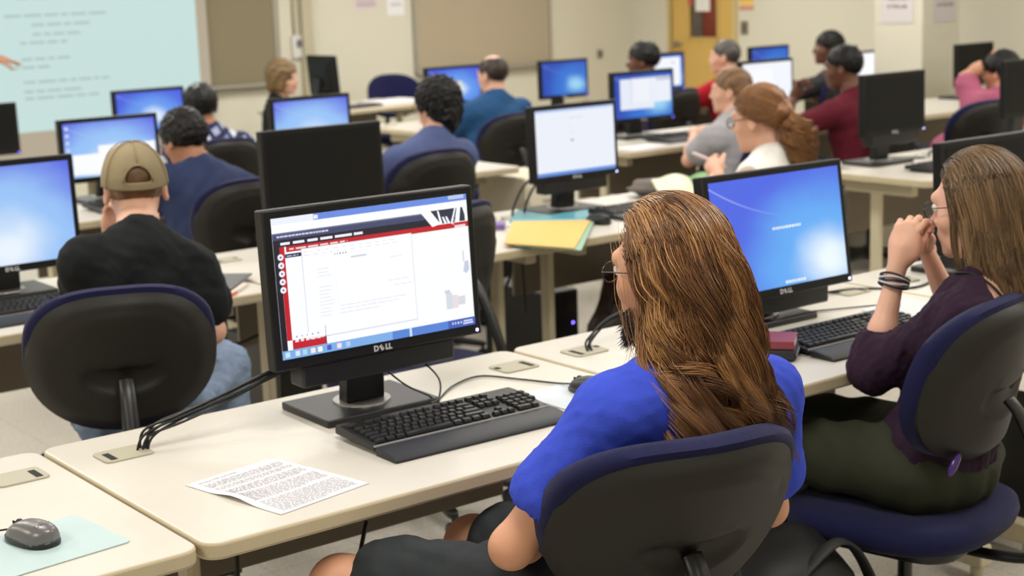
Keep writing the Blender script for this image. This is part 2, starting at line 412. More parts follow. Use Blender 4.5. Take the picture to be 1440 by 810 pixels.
place_desk(2.440, 1.905, 'beige desk with the orange envelope and a teal folder on it')
place_desk(4.39, 1.905, 'beige desk by the square pillar, with a switched off monitor, keyboard and loose cables')
place_desk(5.616, 1.905, 'beige desk at the right edge behind the woman in purple, right of the pillar desk')
place_desk(1.214, 3.81, 'beige desk in front of the man in the navy shirt')
place_desk(2.440, 3.81, 'beige desk in front of the black-haired man in the blue tee')
place_desk(4.39, 3.81, 'beige desk with white papers in front of the man in the grey tee')
place_desk(5.616, 3.81, 'beige desk in front of the man in the maroon shirt')
place_desk(6.842, 3.81, 'beige desk at far right in front of the man with his arm over his head')
place_desk(1.214, 5.715, 'beige desk under the switched off monitor at the far left')
place_desk(2.440, 5.715, 'beige desk in front of the man in the patterned shirt')
place_desk(4.39, 5.715, 'beige desk in front of the bald man in the teal shirt')
place_desk(5.616, 5.715, 'beige desk in front of the person whose dark head shows above a monitor')
place_desk(6.842, 5.715, 'beige desk in front of the man in red near the yellow door')
place_desk(8.068, 5.40, 'beige desk in the back row mostly hidden behind the square pillar')
td = place_desk(4.72, 7.62, 'teacher desk at the front with papers and a monitor turned away')
td.rotation_euler.z = R(7)

# ------------------------------------------------------------------ screens
def screen_mat(kind, seed=0):
    nm = 'screen_%s_%d' % (kind, seed)
    if nm in MATS: return MATS[nm]
    m = bpy.data.materials.new(nm); m.use_nodes = True; nt = m.node_tree; b = nt.nodes['Principled BSDF']
    b.inputs['Base Color'].default_value = (0.01, 0.01, 0.012, 1); b.inputs['Roughness'].default_value = 0.4
    N = nt.nodes.new; L = nt.links.new
    uv = N('ShaderNodeUVMap'); sp = N('ShaderNodeSeparateXYZ'); L(uv.outputs['UV'], sp.inputs['Vector'])
    def math_(op, a, b_=None, c=None):
        n = N('ShaderNodeMath'); n.operation = op
        for i, v in enumerate((a, b_, c)):
            if v is None: continue
            if isinstance(v, (int, float)): n.inputs[i].default_value = v
            else: L(v, n.inputs[i])
        return n.outputs[0]
    gx, gy, sc, pw, deep, midc, glow, st = {
        'deskA': (0.86, 0.16, 0.92, 1.0, (72, 100, 226), (96, 170, 244), (236, 248, 255), 1.0),
        'deskB': (0.50, 0.16, 1.12, 1.0, (76, 78, 222), (150, 194, 246), (232, 243, 253), 1.0),
        'deskC': (0.75, 0.30, 0.85, 1.0, (34, 78, 190), (48, 120, 220), (160, 222, 255), 0.9),
        'deskD': (0.55, 0.35, 0.75, 1.0, (66, 92, 220), (96, 150, 236), (225, 240, 255), 1.0)}[kind]
    dx = math_('SUBTRACT', sp.outputs['X'], gx); dy = math_('SUBTRACT', sp.outputs['Y'], gy)
    d = math_('SQRT', math_('ADD', math_('MULTIPLY', dx, dx), math_('MULTIPLY', math_('MULTIPLY', dy, dy), 0.7)))
    ns = N('ShaderNodeTexNoise'); ns.inputs['Scale'].default_value = 2.2; ns.inputs['Detail'].default_value = 2; L(uv.outputs['UV'], ns.inputs['Vector'])
    d2 = math_('ADD', math_('MULTIPLY', d, 1.0/sc), math_('MULTIPLY', math_('SUBTRACT', ns.outputs['Fac'], 0.5), 0.25))
    r = N('ShaderNodeValToRGB'); r.color_ramp.interpolation = 'EASE'
    r.color_ramp.elements[0].position = 0.02; r.color_ramp.elements[0].color = lin(glow)
    r.color_ramp.elements[1].position = 0.85; r.color_ramp.elements[1].color = lin(deep)
    e = r.color_ramp.elements.new(0.38); e.color = lin(midc)
    L(d2, r.inputs['Fac'])
    # pale light streak arcing across the wallpaper
    arc = math_('ABSOLUTE', math_('SUBTRACT', math_('ADD', math_('MULTIPLY', math_('POWER', math_('SUBTRACT', 0.75, sp.outputs['X']), 2.0), 0.62), 0.60), sp.outputs['Y']))
    sm = N('ShaderNodeMapRange'); sm.inputs['From Min'].default_value = 0.012; sm.inputs['From Max'].default_value = 0.0
    sm.inputs['To Min'].default_value = 0; sm.inputs['To Max'].default_value = 0.45; L(arc, sm.inputs['Value'])
    fx = N('ShaderNodeMapRange'); fx.inputs['From Min'].default_value = 0.55; fx.inputs['From Max'].default_value = 0.1; L(sp.outputs['X'], fx.inputs['Value'])
    mx = N('ShaderNodeMix'); mx.data_type = 'RGBA'; mx.inputs['B'].default_value = lin((215, 232, 255))
    L(math_('MULTIPLY', sm.outputs['Result'], fx.outputs['Result']), mx.inputs['Factor']); L(r.outputs['Color'], mx.inputs['A'])
    L(mx.outputs['Result'], b.inputs['Emission Color']); b.inputs['Emission Strength'].default_value = st
    MATS[nm] = m; return m
WHITE = emit('screen_white', (250, 251, 255), 1.05)

def monitor(label, loc, w, h, scr='off', rz=0.0, zb=0.14, tilt=-4, group='desktop monitors', base=(0.28, 0.21), soundbar=False, logo=True, name='computer_monitor', baserot=0.0, content=None, led=True):
    """flat-panel monitor; loc is on the desk under the middle of the panel; the screen faces local -y"""
    r = thing(name, label, 'monitor', loc, rz, group)
    P = Matrix.Translation((0, 0, zb+h/2)) @ Matrix.Rotation(R(tilt), 4, 'X')
    bz_, bb = 0.018, 0.024
    g = MB(); g.box((0, 0.018, 0), (w, 0.036, h))
    g.loft([[(-w*0.44, 0.036, -h*0.42), (w*0.44, 0.036, -h*0.42), (w*0.44, 0.036, h*0.42), (-w*0.44, 0.036, h*0.42)][::-1],
            [(-w*0.30, 0.066, -h*0.30), (w*0.30, 0.066, -h*0.30), (w*0.30, 0.066, h*0.28), (-w*0.30, 0.066, h*0.28)][::-1]], cap0=False)
    g.xf(P); hs = g.build('housing', M['bezel'], r, bevel=0.004)
    sw, sh = w-2*bz_, h-bz_-bb; cz = (bb-bz_)/2
    s = MB(); s.add([(-sw/2, 0, cz-sh/2), (sw/2, 0, cz-sh/2), (sw/2, 0, cz+sh/2), (-sw/2, 0, cz+sh/2)], [(0, 1, 2, 3)])
    s.xf(P @ Matrix.Translation((0, -0.0012, 0)))
    sm = M['offscreen'] if scr == 'off' else (WHITE if scr == 'white' else screen_mat(scr))
    so = s.build('screen', sm, r)
    ul = so.data.uv_layers.new(name='UVMap')
    for i, uvc in enumerate(((0, 0), (1, 0), (1, 1), (0, 1))): ul.data[i].uv = uvc
    if content:
        mats = []; q = MB(); idx = {}
        for k, (u0, v0, u1, v1, c, lay) in enumerate(content):
            c_ = tuple(c)
            if c_ not in idx: idx[c_] = len(mats); mats.append(emit('px_%d_%d_%d' % c_, c_, 1.0))
            y = -0.0016-0.00025*lay
            if isinstance(u0, (list, tuple)):      # polygon
                pts = u0; q.add([(-sw/2+u*sw, y, cz-sh/2+v*sh) for u, v in pts], [tuple(range(len(pts)))], idx[c_])
            else:
                q.add([(-sw/2+u*sw, y, cz-sh/2+v*sh) for u, v in ((u0, v0), (u1, v0), (u1, v1), (u0, v1))], [(0, 1, 2, 3)], idx[c_])
        q.xf(P); q.build('displayed_window', mats, so)
    # stand: neck and foot
    nk = MB(); nk.loft([[(-0.045, 0.055, zb+h*0.42), (0.045, 0.055, zb+h*0.42), (0.045, 0.085, zb+h*0.42), (-0.045, 0.085, zb+h*0.42)],
                        [(-0.048, 0.075, 0.02), (0.048, 0.075, 0.02), (0.048, 0.115, 0.02), (-0.048, 0.115, 0.02)]])
    nk.build('stand_neck', M['black'], r, bevel=0.004)
    rg = MB(); rg.lathe([(0.066, 0.016), (0.064, 0.0215), (0.0, 0.0215)], (0, 0.095, 0), 28); rg.build('swivel_ring', M['silver'], r, smooth=True, auto=30)
    bs = MB(); bs.prism(rrect(base[0], base[1], 0.006, 3), 0.0, 0.017); bs.xf(Matrix.Translation((0.0, 0.10, 0)) @ Matrix.Rotation(R(baserot), 4, 'Z'))
    bs.build('base', M['black'], r, bevel=0.003)
    if soundbar:
        sb = MB(); sb.box((0.0, 0.032, zb-0.024), (w*0.74, 0.06, 0.05)); sb.build('speaker_bar', M['black'], r, bevel=0.006)
    if logo:
        q = MB(); V, F = text_geo('D', 0.0165, 0.0007); q.add([(x-0.0175, y, z) for x, y, z in V], F); V, F = text_geo('LL', 0.0165, 0.0007); q.add([(x+0.0135, y, z) for x, y, z in V], F); k = len(q.v)
        V, F = text_geo('E', 0.0155, 0.0007); q.add(V, F)
        q.xf(Matrix.Translation((-0.0035, 0, 0)) @ Matrix.Rotation(R(32), 4, 'Z'), k)
        q.xf(P @ frame((0, -0.0012, -h/2+bb*0.45), (1, 0, 0), (0, -1, 0))); q.build('logo', M['logo'], hs)
    if led:
        l = MB(); l.ball((w/2-0.012, -0.0005, -h/2+0.010), (0.0035, 0.0015, 0.0035), 10); l.xf(P)
        l.build('power_light', M['ledw'] if soundbar else M['led'], hs, smooth=True)
    return r
# ------------------------------------------------------------------ the page shown on the front monitor
W_, DK, RD, BL = (251, 252, 255), (24, 26, 44), (196, 22, 34), (104, 140, 226)
page = [(0, 0, 1, 1, W_, 0)]
page += [(0.20, 0.955, 1, 1, BL, 1), (0, 0.955, 0.205, 1, (236, 242, 252), 1), (0.205, 0.962, 0.225, 0.99, (232, 236, 250), 2)]
page += [(0.90, 0.972, 0.985, 1.0, (186, 202, 236), 2)]
# dark banner with the white keys drawing
page += [(0, 0.845, 0.80, 0.885, (66, 72, 108), 1), (0, 0.795, 0.80, 0.845, DK, 1), (0.0, 0.885, 0.80, 0.895, (110, 116, 150), 1)]
page += [([(0.80, 0.80), (0.985, 0.80), (0.985, 0.905), (0.80, 0.905)], 0, 0, 0, (44, 46, 70), 1)]
page += [([(0.745, 0.905), (0.80, 0.905), (0.85, 0.80), (0.805, 0.785)], 0, 0, 0, W_, 2)]
for u in (0.835, 0.86, 0.878): page += [([(u, 0.90 if u < 0.84 else 0.85), (u+0.008, 0.90 if u < 0.84 else 0.85), (u+0.026, 0.795), (u+0.012, 0.795)], 0, 0, 0, W_, 3)]
page += [([(0.905, 0.795), (0.915, 0.795), (0.94, 0.915), (0.932, 0.915)], 0, 0, 0, W_, 3), ([(0.928, 0.795), (0.952, 0.795), (0.965, 0.925), (0.945, 0.925)], 0, 0, 0, W_, 3)]
for k in range(4): page += [([(0.897+0.008*k, 0.80+0.022*k), (0.903+0.008*k, 0.80+0.022*k), (0.925+0.006*k, 0.785+0.03*k), (0.919+0.006*k, 0.782+0.03*k)], 0, 0, 0, (232, 234, 246), 4)]
page += [([(0.972, 0.91), (0.98, 0.91), (0.996, 0.84), (0.985, 0.84)], 0, 0, 0, W_, 3)]
page += [(0.06, 0.755, 1.0, 0.795, RD, 1), (0.925, 0.755, 0.985, 0.775, (240, 214, 220), 2)]
rr = random.Random(11)
def words(u0, u1, v, h, c, lay, lo=0.012, hi=0.035, gap=0.006):
    out = []; u = u0
    while u < u1:
        l = min(rr.uniform(lo, hi), u1-u); out.append((u, v, u+l, v+h, c, lay)); u += l+gap
    return out
page += words(0.02, 0.27, 0.862, 0.013, (206, 210, 228), 3, 0.008, 0.02, 0.003)
for u, l in ((0.035, .045), (0.095, .055), (0.165, .05), (0.228, .06), (0.30, .085), (0.395, .045)): page += [(u, 0.808, u+l, 0.826, (240, 240, 248), 3)]
page += words(0.075, 0.36, 0.768, 0.012, (244, 214, 216), 3, 0.02, 0.05, 0.01)
# left rail: black strip with round icons, then the red strip
page += [(0.0, 0.0, 0.028, 0.795, (16, 16, 24), 1), (0.028, 0.13, 0.052, 0.795, RD, 2), (0.0, 0.46, 0.028, 0.795, (20, 20, 34), 2)]
for k in range(5):
    cu, cv = 0.030, 0.725-k*0.058
    page += [([(cu+0.0145*math.cos(2*math.pi*j/14), cv+0.023*math.sin(2*math.pi*j/14)) for j in range(14)], 0, 0, 0, (238, 240, 250), 4)]
    page += [(cu-0.004, cv-0.006, cu+0.004, cv+0.006, (48, 52, 86), 5)]
page += [(0.052, 0.715, 0.13, 0.742, (38, 40, 62), 3)] + words(0.06, 0.115, 0.722, 0.010, (170, 176, 206), 4)
# document window with pale lines
page += [(0.13, 0.115, 0.69, 0.765, (206, 212, 230), 3), (0.133, 0.122, 0.687, 0.762, (252, 253, 255), 4)]
for v in (0.735, 0.712): page += words(0.14, 0.63, v, 0.006, (226, 228, 238), 5, 0.01, 0.03, 0.02)
page += words(0.29, 0.35, 0.688, 0.012, (150, 152, 168), 5, 0.004, 0.008, 0.008) + [(0.37, 0.65, 0.45, 0.662, (206, 210, 222), 5)]
for k in range(14):
    v = 0.60-k*0.026
    if k in (3, 4): continue
    page += [(0.20, v, 0.20+rr.uniform(0.05, 0.075), v+0.005, (226, 228, 236), 5)]
for v, a, b_ in ((0.315, .30, .64), (0.29, .30, .6), (0.262, .30, .5), (0.44, .55, .66), (0.40, .58, .68), (0.61, .57, .63)): page += words(a, b_, v, 0.005, (220, 223, 234), 5, 0.02, 0.05, 0.006)
page += [(0.29, 0.25, 0.292, 0.60, (236, 238, 246), 5)]
page += [(0.052, 0.062, 0.215, 0.13, RD, 3), (0.06, 0.13, 0.20, 0.165, W_, 5)] + words(0.065, 0.20, 0.112, 0.018, (246, 230, 232), 5, 0.012, 0.02, 0.01) + words(0.07, 0.19, 0.145, 0.012, (150, 160, 200), 6, 0.004, 0.008, 0.02)
page += [(0.213, 0.062, 0.218, 0.20, (40, 40, 54), 4)]
# small drawings at the right margin
page += [([(0.955, 0.42), (0.972, 0.40), (0.99, 0.43), (0.985, 0.50), (0.966, 0.49)], 0, 0, 0, (196, 206, 224), 4), ([(0.958, 0.49), (0.966, 0.49), (0.963, 0.58), (0.956, 0.575)], 0, 0, 0, (206, 214, 230), 4)]
page += [(0.85, 0.15, 0.885, 0.27, (214, 220, 228), 4), (0.885, 0.15, 0.915, 0.25, (232, 222, 226), 4), (0.915, 0.17, 0.955, 0.235, (216, 218, 224), 4), (0.845, 0.27, 0.875, 0.295, (206, 212, 218), 4)]
# task bar
page += [(0, 0, 1, 0.062, (126, 174, 232), 6), (0.55, 0, 1, 0.062, (84, 132, 214), 7), (0.85, 0, 1, 0.062, (60, 92, 184), 8), (0.64, 0.0, 0.652, 0.062, (206, 230, 255), 9)]
for u, c in ((0.012, (200, 232, 255)), (0.06, (214, 232, 250)), (0.095, (170, 220, 226)), (0.135, (250, 236, 226)), (0.17, (250, 250, 250)), (0.215, (70, 90, 190)), (0.265, (250, 226, 232)), (0.31, (180, 206, 246))):
    page += [(u, 0.014, u+0.022, 0.05, c, 7)]
page += words(0.872, 0.925, 0.026, 0.018, (214, 224, 250), 9, 0.006, 0.01, 0.008) + [(0.935, 0.034, 0.985, 0.046, (214, 224, 250), 9), (0.932, 0.016, 0.988, 0.028, (214, 224, 250), 9)]

def text_quads(u0, u1, v, h, seed, lo=0.008, hi=0.02):
    q = random.Random(seed); out = []; u = u0
    while u < u1:
        l = q.uniform(lo, hi); out.append((u, v, min(u+l, u1), v+h, (240, 246, 255), 2)); u += l+0.006
    return out

m1 = monitor('nearest lit monitor, showing a white web page with a red and black banner', (0.657, 0.462, TZ), 0.516, 0.334, 'white', R(-1.5), zb=0.143, tilt=-3, soundbar=True, content=page, base=(0.285, 0.212))
m2 = monitor('lit monitor with blue wallpaper in front of the woman in purple', (1.885, 0.445, TZ), 0.512, 0.334, 'deskA', R(-1), zb=0.085, tilt=-8, soundbar=True,
             content=text_quads(0.44, 0.66, 0.512, 0.022, 4) + text_quads(0.50, 0.66, 0.020, 0.025, 6))
# switched off one in the front row beyond the woman
monitor('switched off monitor behind the head of the woman in purple', (2.85, 0.47, TZ), 0.51, 0.33, 'off', zb=0.085, tilt=-3, soundbar=True)
Y2, Y3, Y4 = 2.38, 4.285, 6.19
monitor('lit monitor in front of the man in the tan cap', (0.546, Y2, TZ), 0.452, 0.345, 'deskB', zb=0.087, tilt=-2)
monitor('large switched off monitor directly behind the front lit monitor', (1.676, Y2, TZ), 0.483, 0.30, 'off', zb=0.142, tilt=-2, led=False)
monitor('lit monitor showing an almost empty white page, behind the orange envelope', (2.817, Y2, TZ), 0.435, 0.298, 'white', zb=0.138, tilt=-2, soundbar=True,
        content=[(0, 0, 1, 0.055, (96, 140, 220), 1), (0, 0.965, 1, 1, (176, 196, 240), 1), (0, 0.055, 1, 0.965, (232, 238, 248), 1), (0.42, 0.85, 0.6, 0.86, (206, 208, 218), 2), (0.43, 0.50, 0.47, 0.53, (170, 170, 180), 2), (0.43, 0.72, 0.45, 0.73, (210, 210, 220), 2), (0.43, 0.62, 0.455, 0.63, (210, 210, 220), 2)])
monitor('switched off monitor in front of the square pillar', (4.765, Y2, TZ), 0.444, 0.288, 'off', zb=0.145, tilt=-1, soundbar=True)
monitor('switched off monitor at the right edge, in front of the man in pink', (5.84, Y2, TZ), 0.44, 0.29, 'off', zb=0.145, tilt=-1)
win = lambda *a: list(a)
monitor('lit monitor with blue wallpaper and a white window, left of the man in navy', (1.705, Y3, TZ), 0.467, 0.283, 'deskB', zb=0.1, tilt=-1,
        content=[(0.36, 0.05, 0.99, 0.56, (250, 251, 255), 1), (0.08, 0.05, 0.98, 0.42, (250, 251, 255), 1)] + [(0.02, 0.88-0.13*k, 0.055, 0.94-0.13*k, (206, 216, 250), 2) for k in range(6)])
monitor('lit monitor with a pale blue wallpaper above the large switched off monitor', (2.742, Y3, TZ), 0.445, 0.28, 'deskB', zb=0.12, tilt=-1)
monitor('lit monitor showing overlapping document windows, in front of the man in the grey tee', (4.918, Y3, TZ), 0.46, 0.288, 'deskC', zb=0.098, tilt=-1, rz=R(-2),
        content=[(0.09, 0.2, 0.68, 0.9, (228, 234, 246), 1), (0.28, 0.33, 0.98, 0.92, (234, 238, 248), 2), (0.28, 0.90, 0.98, 0.92, (150, 160, 186), 3), (0.33, 0.38, 0.6, 0.86, (238, 240, 248), 3), (0.27, 0.33, 0.283, 0.9, (200, 208, 226), 3), (0.63, 0.38, 0.635, 0.88, (206, 212, 228), 3), (0.72, 0.84, 0.98, 0.868, (120, 128, 150), 4)])
monitor('lit monitor showing a plain white page, left of the man in maroon', (5.937, Y3, TZ), 0.46, 0.30, 'white', zb=0.088, tilt=-1,
        content=[(0, 0.0, 1, 1, (240, 244, 252), 1), (0.05, 0.1, 0.6, 0.85, (246, 248, 253), 2)])
monitor('switched off monitor behind the head of the man in maroon', (6.70, Y3, TZ), 0.43, 0.285, 'off', zb=0.14, tilt=-1, rz=R(28))
monitor('switched off monitor right of the square pillar, left of the man with a raised arm', (8.005, Y3, TZ), 0.41, 0.29, 'off', zb=0.09, tilt=-1)
monitor('switched off monitor at the far left below the projection screen', (1.76, Y4, TZ), 0.45, 0.285, 'off', zb=0.065, tilt=-1)
monitor('lit monitor with a blue wallpaper under the projection screen', (2.772, Y4, TZ), 0.447, 0.265, 'deskD', zb=0.105, tilt=-1)
monitor('lit monitor with a small coloured emblem on blue wallpaper, left of the balding man', (4.957, Y4, TZ), 0.456, 0.258, 'deskD', zb=0.11, tilt=-1,
        content=[([(0.50, 0.5), (0.56, 0.5), (0.57, 0.6), (0.51, 0.62)], 0, 0, 0, (246, 170, 120), 2), ([(0.57, 0.5), (0.63, 0.5), (0.64, 0.6), (0.58, 0.6)], 0, 0, 0, (220, 240, 200), 2), ([(0.49, 0.36), (0.55, 0.38), (0.56, 0.49), (0.5, 0.48)], 0, 0, 0, (210, 232, 255), 2), ([(0.56, 0.36), (0.63, 0.38), (0.64, 0.49), (0.57, 0.49)], 0, 0, 0, (255, 240, 190), 2)])
monitor('lit monitor with a deep blue wallpaper standing alone in front of the cream wall', (5.907, Y4, TZ), 0.425, 0.27, 'deskC', zb=0.085, tilt=-1, rz=R(-2))
monitor('lit monitor showing a white page left of the yellow door and the man in red', (6.86, Y4, TZ), 0.43, 0.28, 'deskC', zb=0.068, tilt=-1,
        content=[(0.03, 0.05, 0.93, 0.93, (242, 246, 252), 1), (0.7, 0.72, 0.78, 0.8, (206, 210, 220), 2)])
monitor('lit monitor with a blue wallpaper peeking above the white page monitor near the door', (8.0, Y4, TZ), 0.44, 0.28, 'deskC', zb=0.06, tilt=-1)
monitor('lit monitor half hidden behind the left face of the pillar', (8.72, Y4-0.4, TZ), 0.44, 0.24, 'white', zb=0.03, tilt=-1)
monitor('monitor on the teacher desk turned away, showing its dark back', (5.10, 8.10, TZ), 0.40, 0.30, 'off', R(90), zb=0.10, tilt=-4, led=False, logo=False)

# ------------------------------------------------------------------ keyboards
def make_keyboard():
    r = thing('keyboard', 'x', 'keyboard')
    w, d = 0.442, 0.155
    c = MB()
    prof = [(-d/2, 0.008), (-d/2, 0.018), (d/2-0.03, 0.030), (d/2-0.004, 0.030), (d/2, 0.022), (d/2, 0.010)]
    c.loft([[(x, y, z) for y, z in prof] for x in (-w/2, -w/2+0.004, w/2-0.004, w/2)])
    c.box((0, 0, 0.004), (w*0.9, d*0.8, 0.008))
    c.build('case', M['black'], r, bevel=0.003)
    t = MB(); t.box((0, -d/2-0.001, 0.0175), (w, 0.003, 0.003)); t.build('silver_trim', mat('grey_trim', (168, 166, 162), 0.4), r)
    p = MB(); y0, y1 = -d/2-0.004, -d/2-0.082
    pr = [(y0, 0.001), (y0, 0.017), (y0-0.02, 0.018), (y1+0.012, 0.012), (y1, 0.006), (y1, 0.001)]
    p.loft([[(x, y, z) for y, z in pr] for x in (-w/2, -w/2+0.006, w/2-0.006, w/2)]); p.build('palm_rest', M['palm'], r, bevel=0.003)
    U = 0.0188; z_at = lambda y: 0.0188+(y+d/2)*0.0958
    x0 = -w/2+0.012; keys = []
    rows = [(-0.062, [1.25, 1.25, 1.25, 6.25, 1.25, 1.25, 1.25, 1.25]), (-0.043, [2.25]+[1]*10+[2.75]), (-0.024, [1.75]+[1]*11+[2.25]), (-0.005, [1.5]+[1]*12+[1.5]), (0.014, [1]*13+[2]), (0.040, [1]+[-1]+[1]*4+[-.5]+[1]*4+[-.5]+[1]*4)]
    for y, ws in rows:
        x = x0
        for k in ws:
            if k > 0: keys.append((x+k*U/2, y, k*U-0.003))
            x += abs(k)*U
    xn = x0+15.4*U
    for y in (0.040, 0.014, -0.005): keys += [(xn+(i+.5)*U, y, U-0.003) for i in range(3)]
    keys += [(xn+1.5*U, -0.043, U-0.003)] + [(xn+(i+.5)*U, -0.062, U-0.003) for i in range(3)]
    xm = xn+3.4*U
    for y in (0.014, -0.005, -0.024, -0.043): keys += [(xm+(i+.5)*U, y, U-0.003) for i in range(3 if y == -0.043 else 4)]
    keys += [(xm+U, -0.062, 2*U-0.003), (xm+2.5*U, -0.062, U-0.003)]
    def kgeo(b, x, y, kw):
        z = z_at(y); dp = 0.0158
        b.loft([[(x+sx*kw/2, y+sy*dp/2, z-0.001) for sx, sy in ((-1,-1),(1,-1),(1,1),(-1,1))], [(x+sx*(kw/2-0.002), y+sy*(dp/2-0.002)+0.0006, z+0.0065) for sx, sy in ((-1,-1),(1,-1),(1,1),(-1,1))]])
    return r, keys, kgeo
KB, keys_, kgeo_ = make_keyboard()
KB_far = copy_tree(KB)
keys_.sort(key=lambda k: k[1])
for k in keys_[:98]:
    b = MB(); kgeo_(b, *k); b.build('key', M['key'], KB, bevel=0.001, seg=1)
b = MB()
for k in keys_[98:]: kgeo_(b, *k)
tag(b.build('key', M['key'], KB), kind='stuff')
b = MB()
for k in keys_: kgeo_(b, *k)
tag(b.build('keys', M['key'], KB_far), kind='stuff')
kbs = [0, 0]
def keyboard(label, x, y, rz=0.0, near=False):
    i = 0 if near else 1; src = KB if near else KB_far
    o = src if not kbs[i] else copy_tree(src); kbs[i] += 1
    o.location = (x, y, TZ); o.rotation_euler.z = R(rz); return tag(o, label, group='black keyboards')
keyboard('black keyboard with a palm rest below the front lit monitor', 0.708, 0.308, -1.5, True)
keyboard('black keyboard in front of the woman in purple', 1.905, 0.242, -1, True)
keyboard('black keyboard left of the man in the tan cap', 0.50, 2.16, 2)
keyboard('black keyboard under the white page monitor behind the orange envelope', 3.02, 2.22, 0)
keyboard('black keyboard among loose cables on the pillar desk', 4.82, 2.12, 2)
keyboard('black keyboard in front of the man in the grey tee', 5.02, 4.10, 0)
keyboard('black keyboard in front of the man in maroon', 5.98, 4.09, 0)
keyboard('black keyboard in front of the black-haired man in the blue tee', 2.78, 4.09, 0)
keyboard('black keyboard in front of the man in navy', 1.72, 4.09, 0)
keyboard('black keyboard in front of the bald man', 4.96, 6.0, 0)
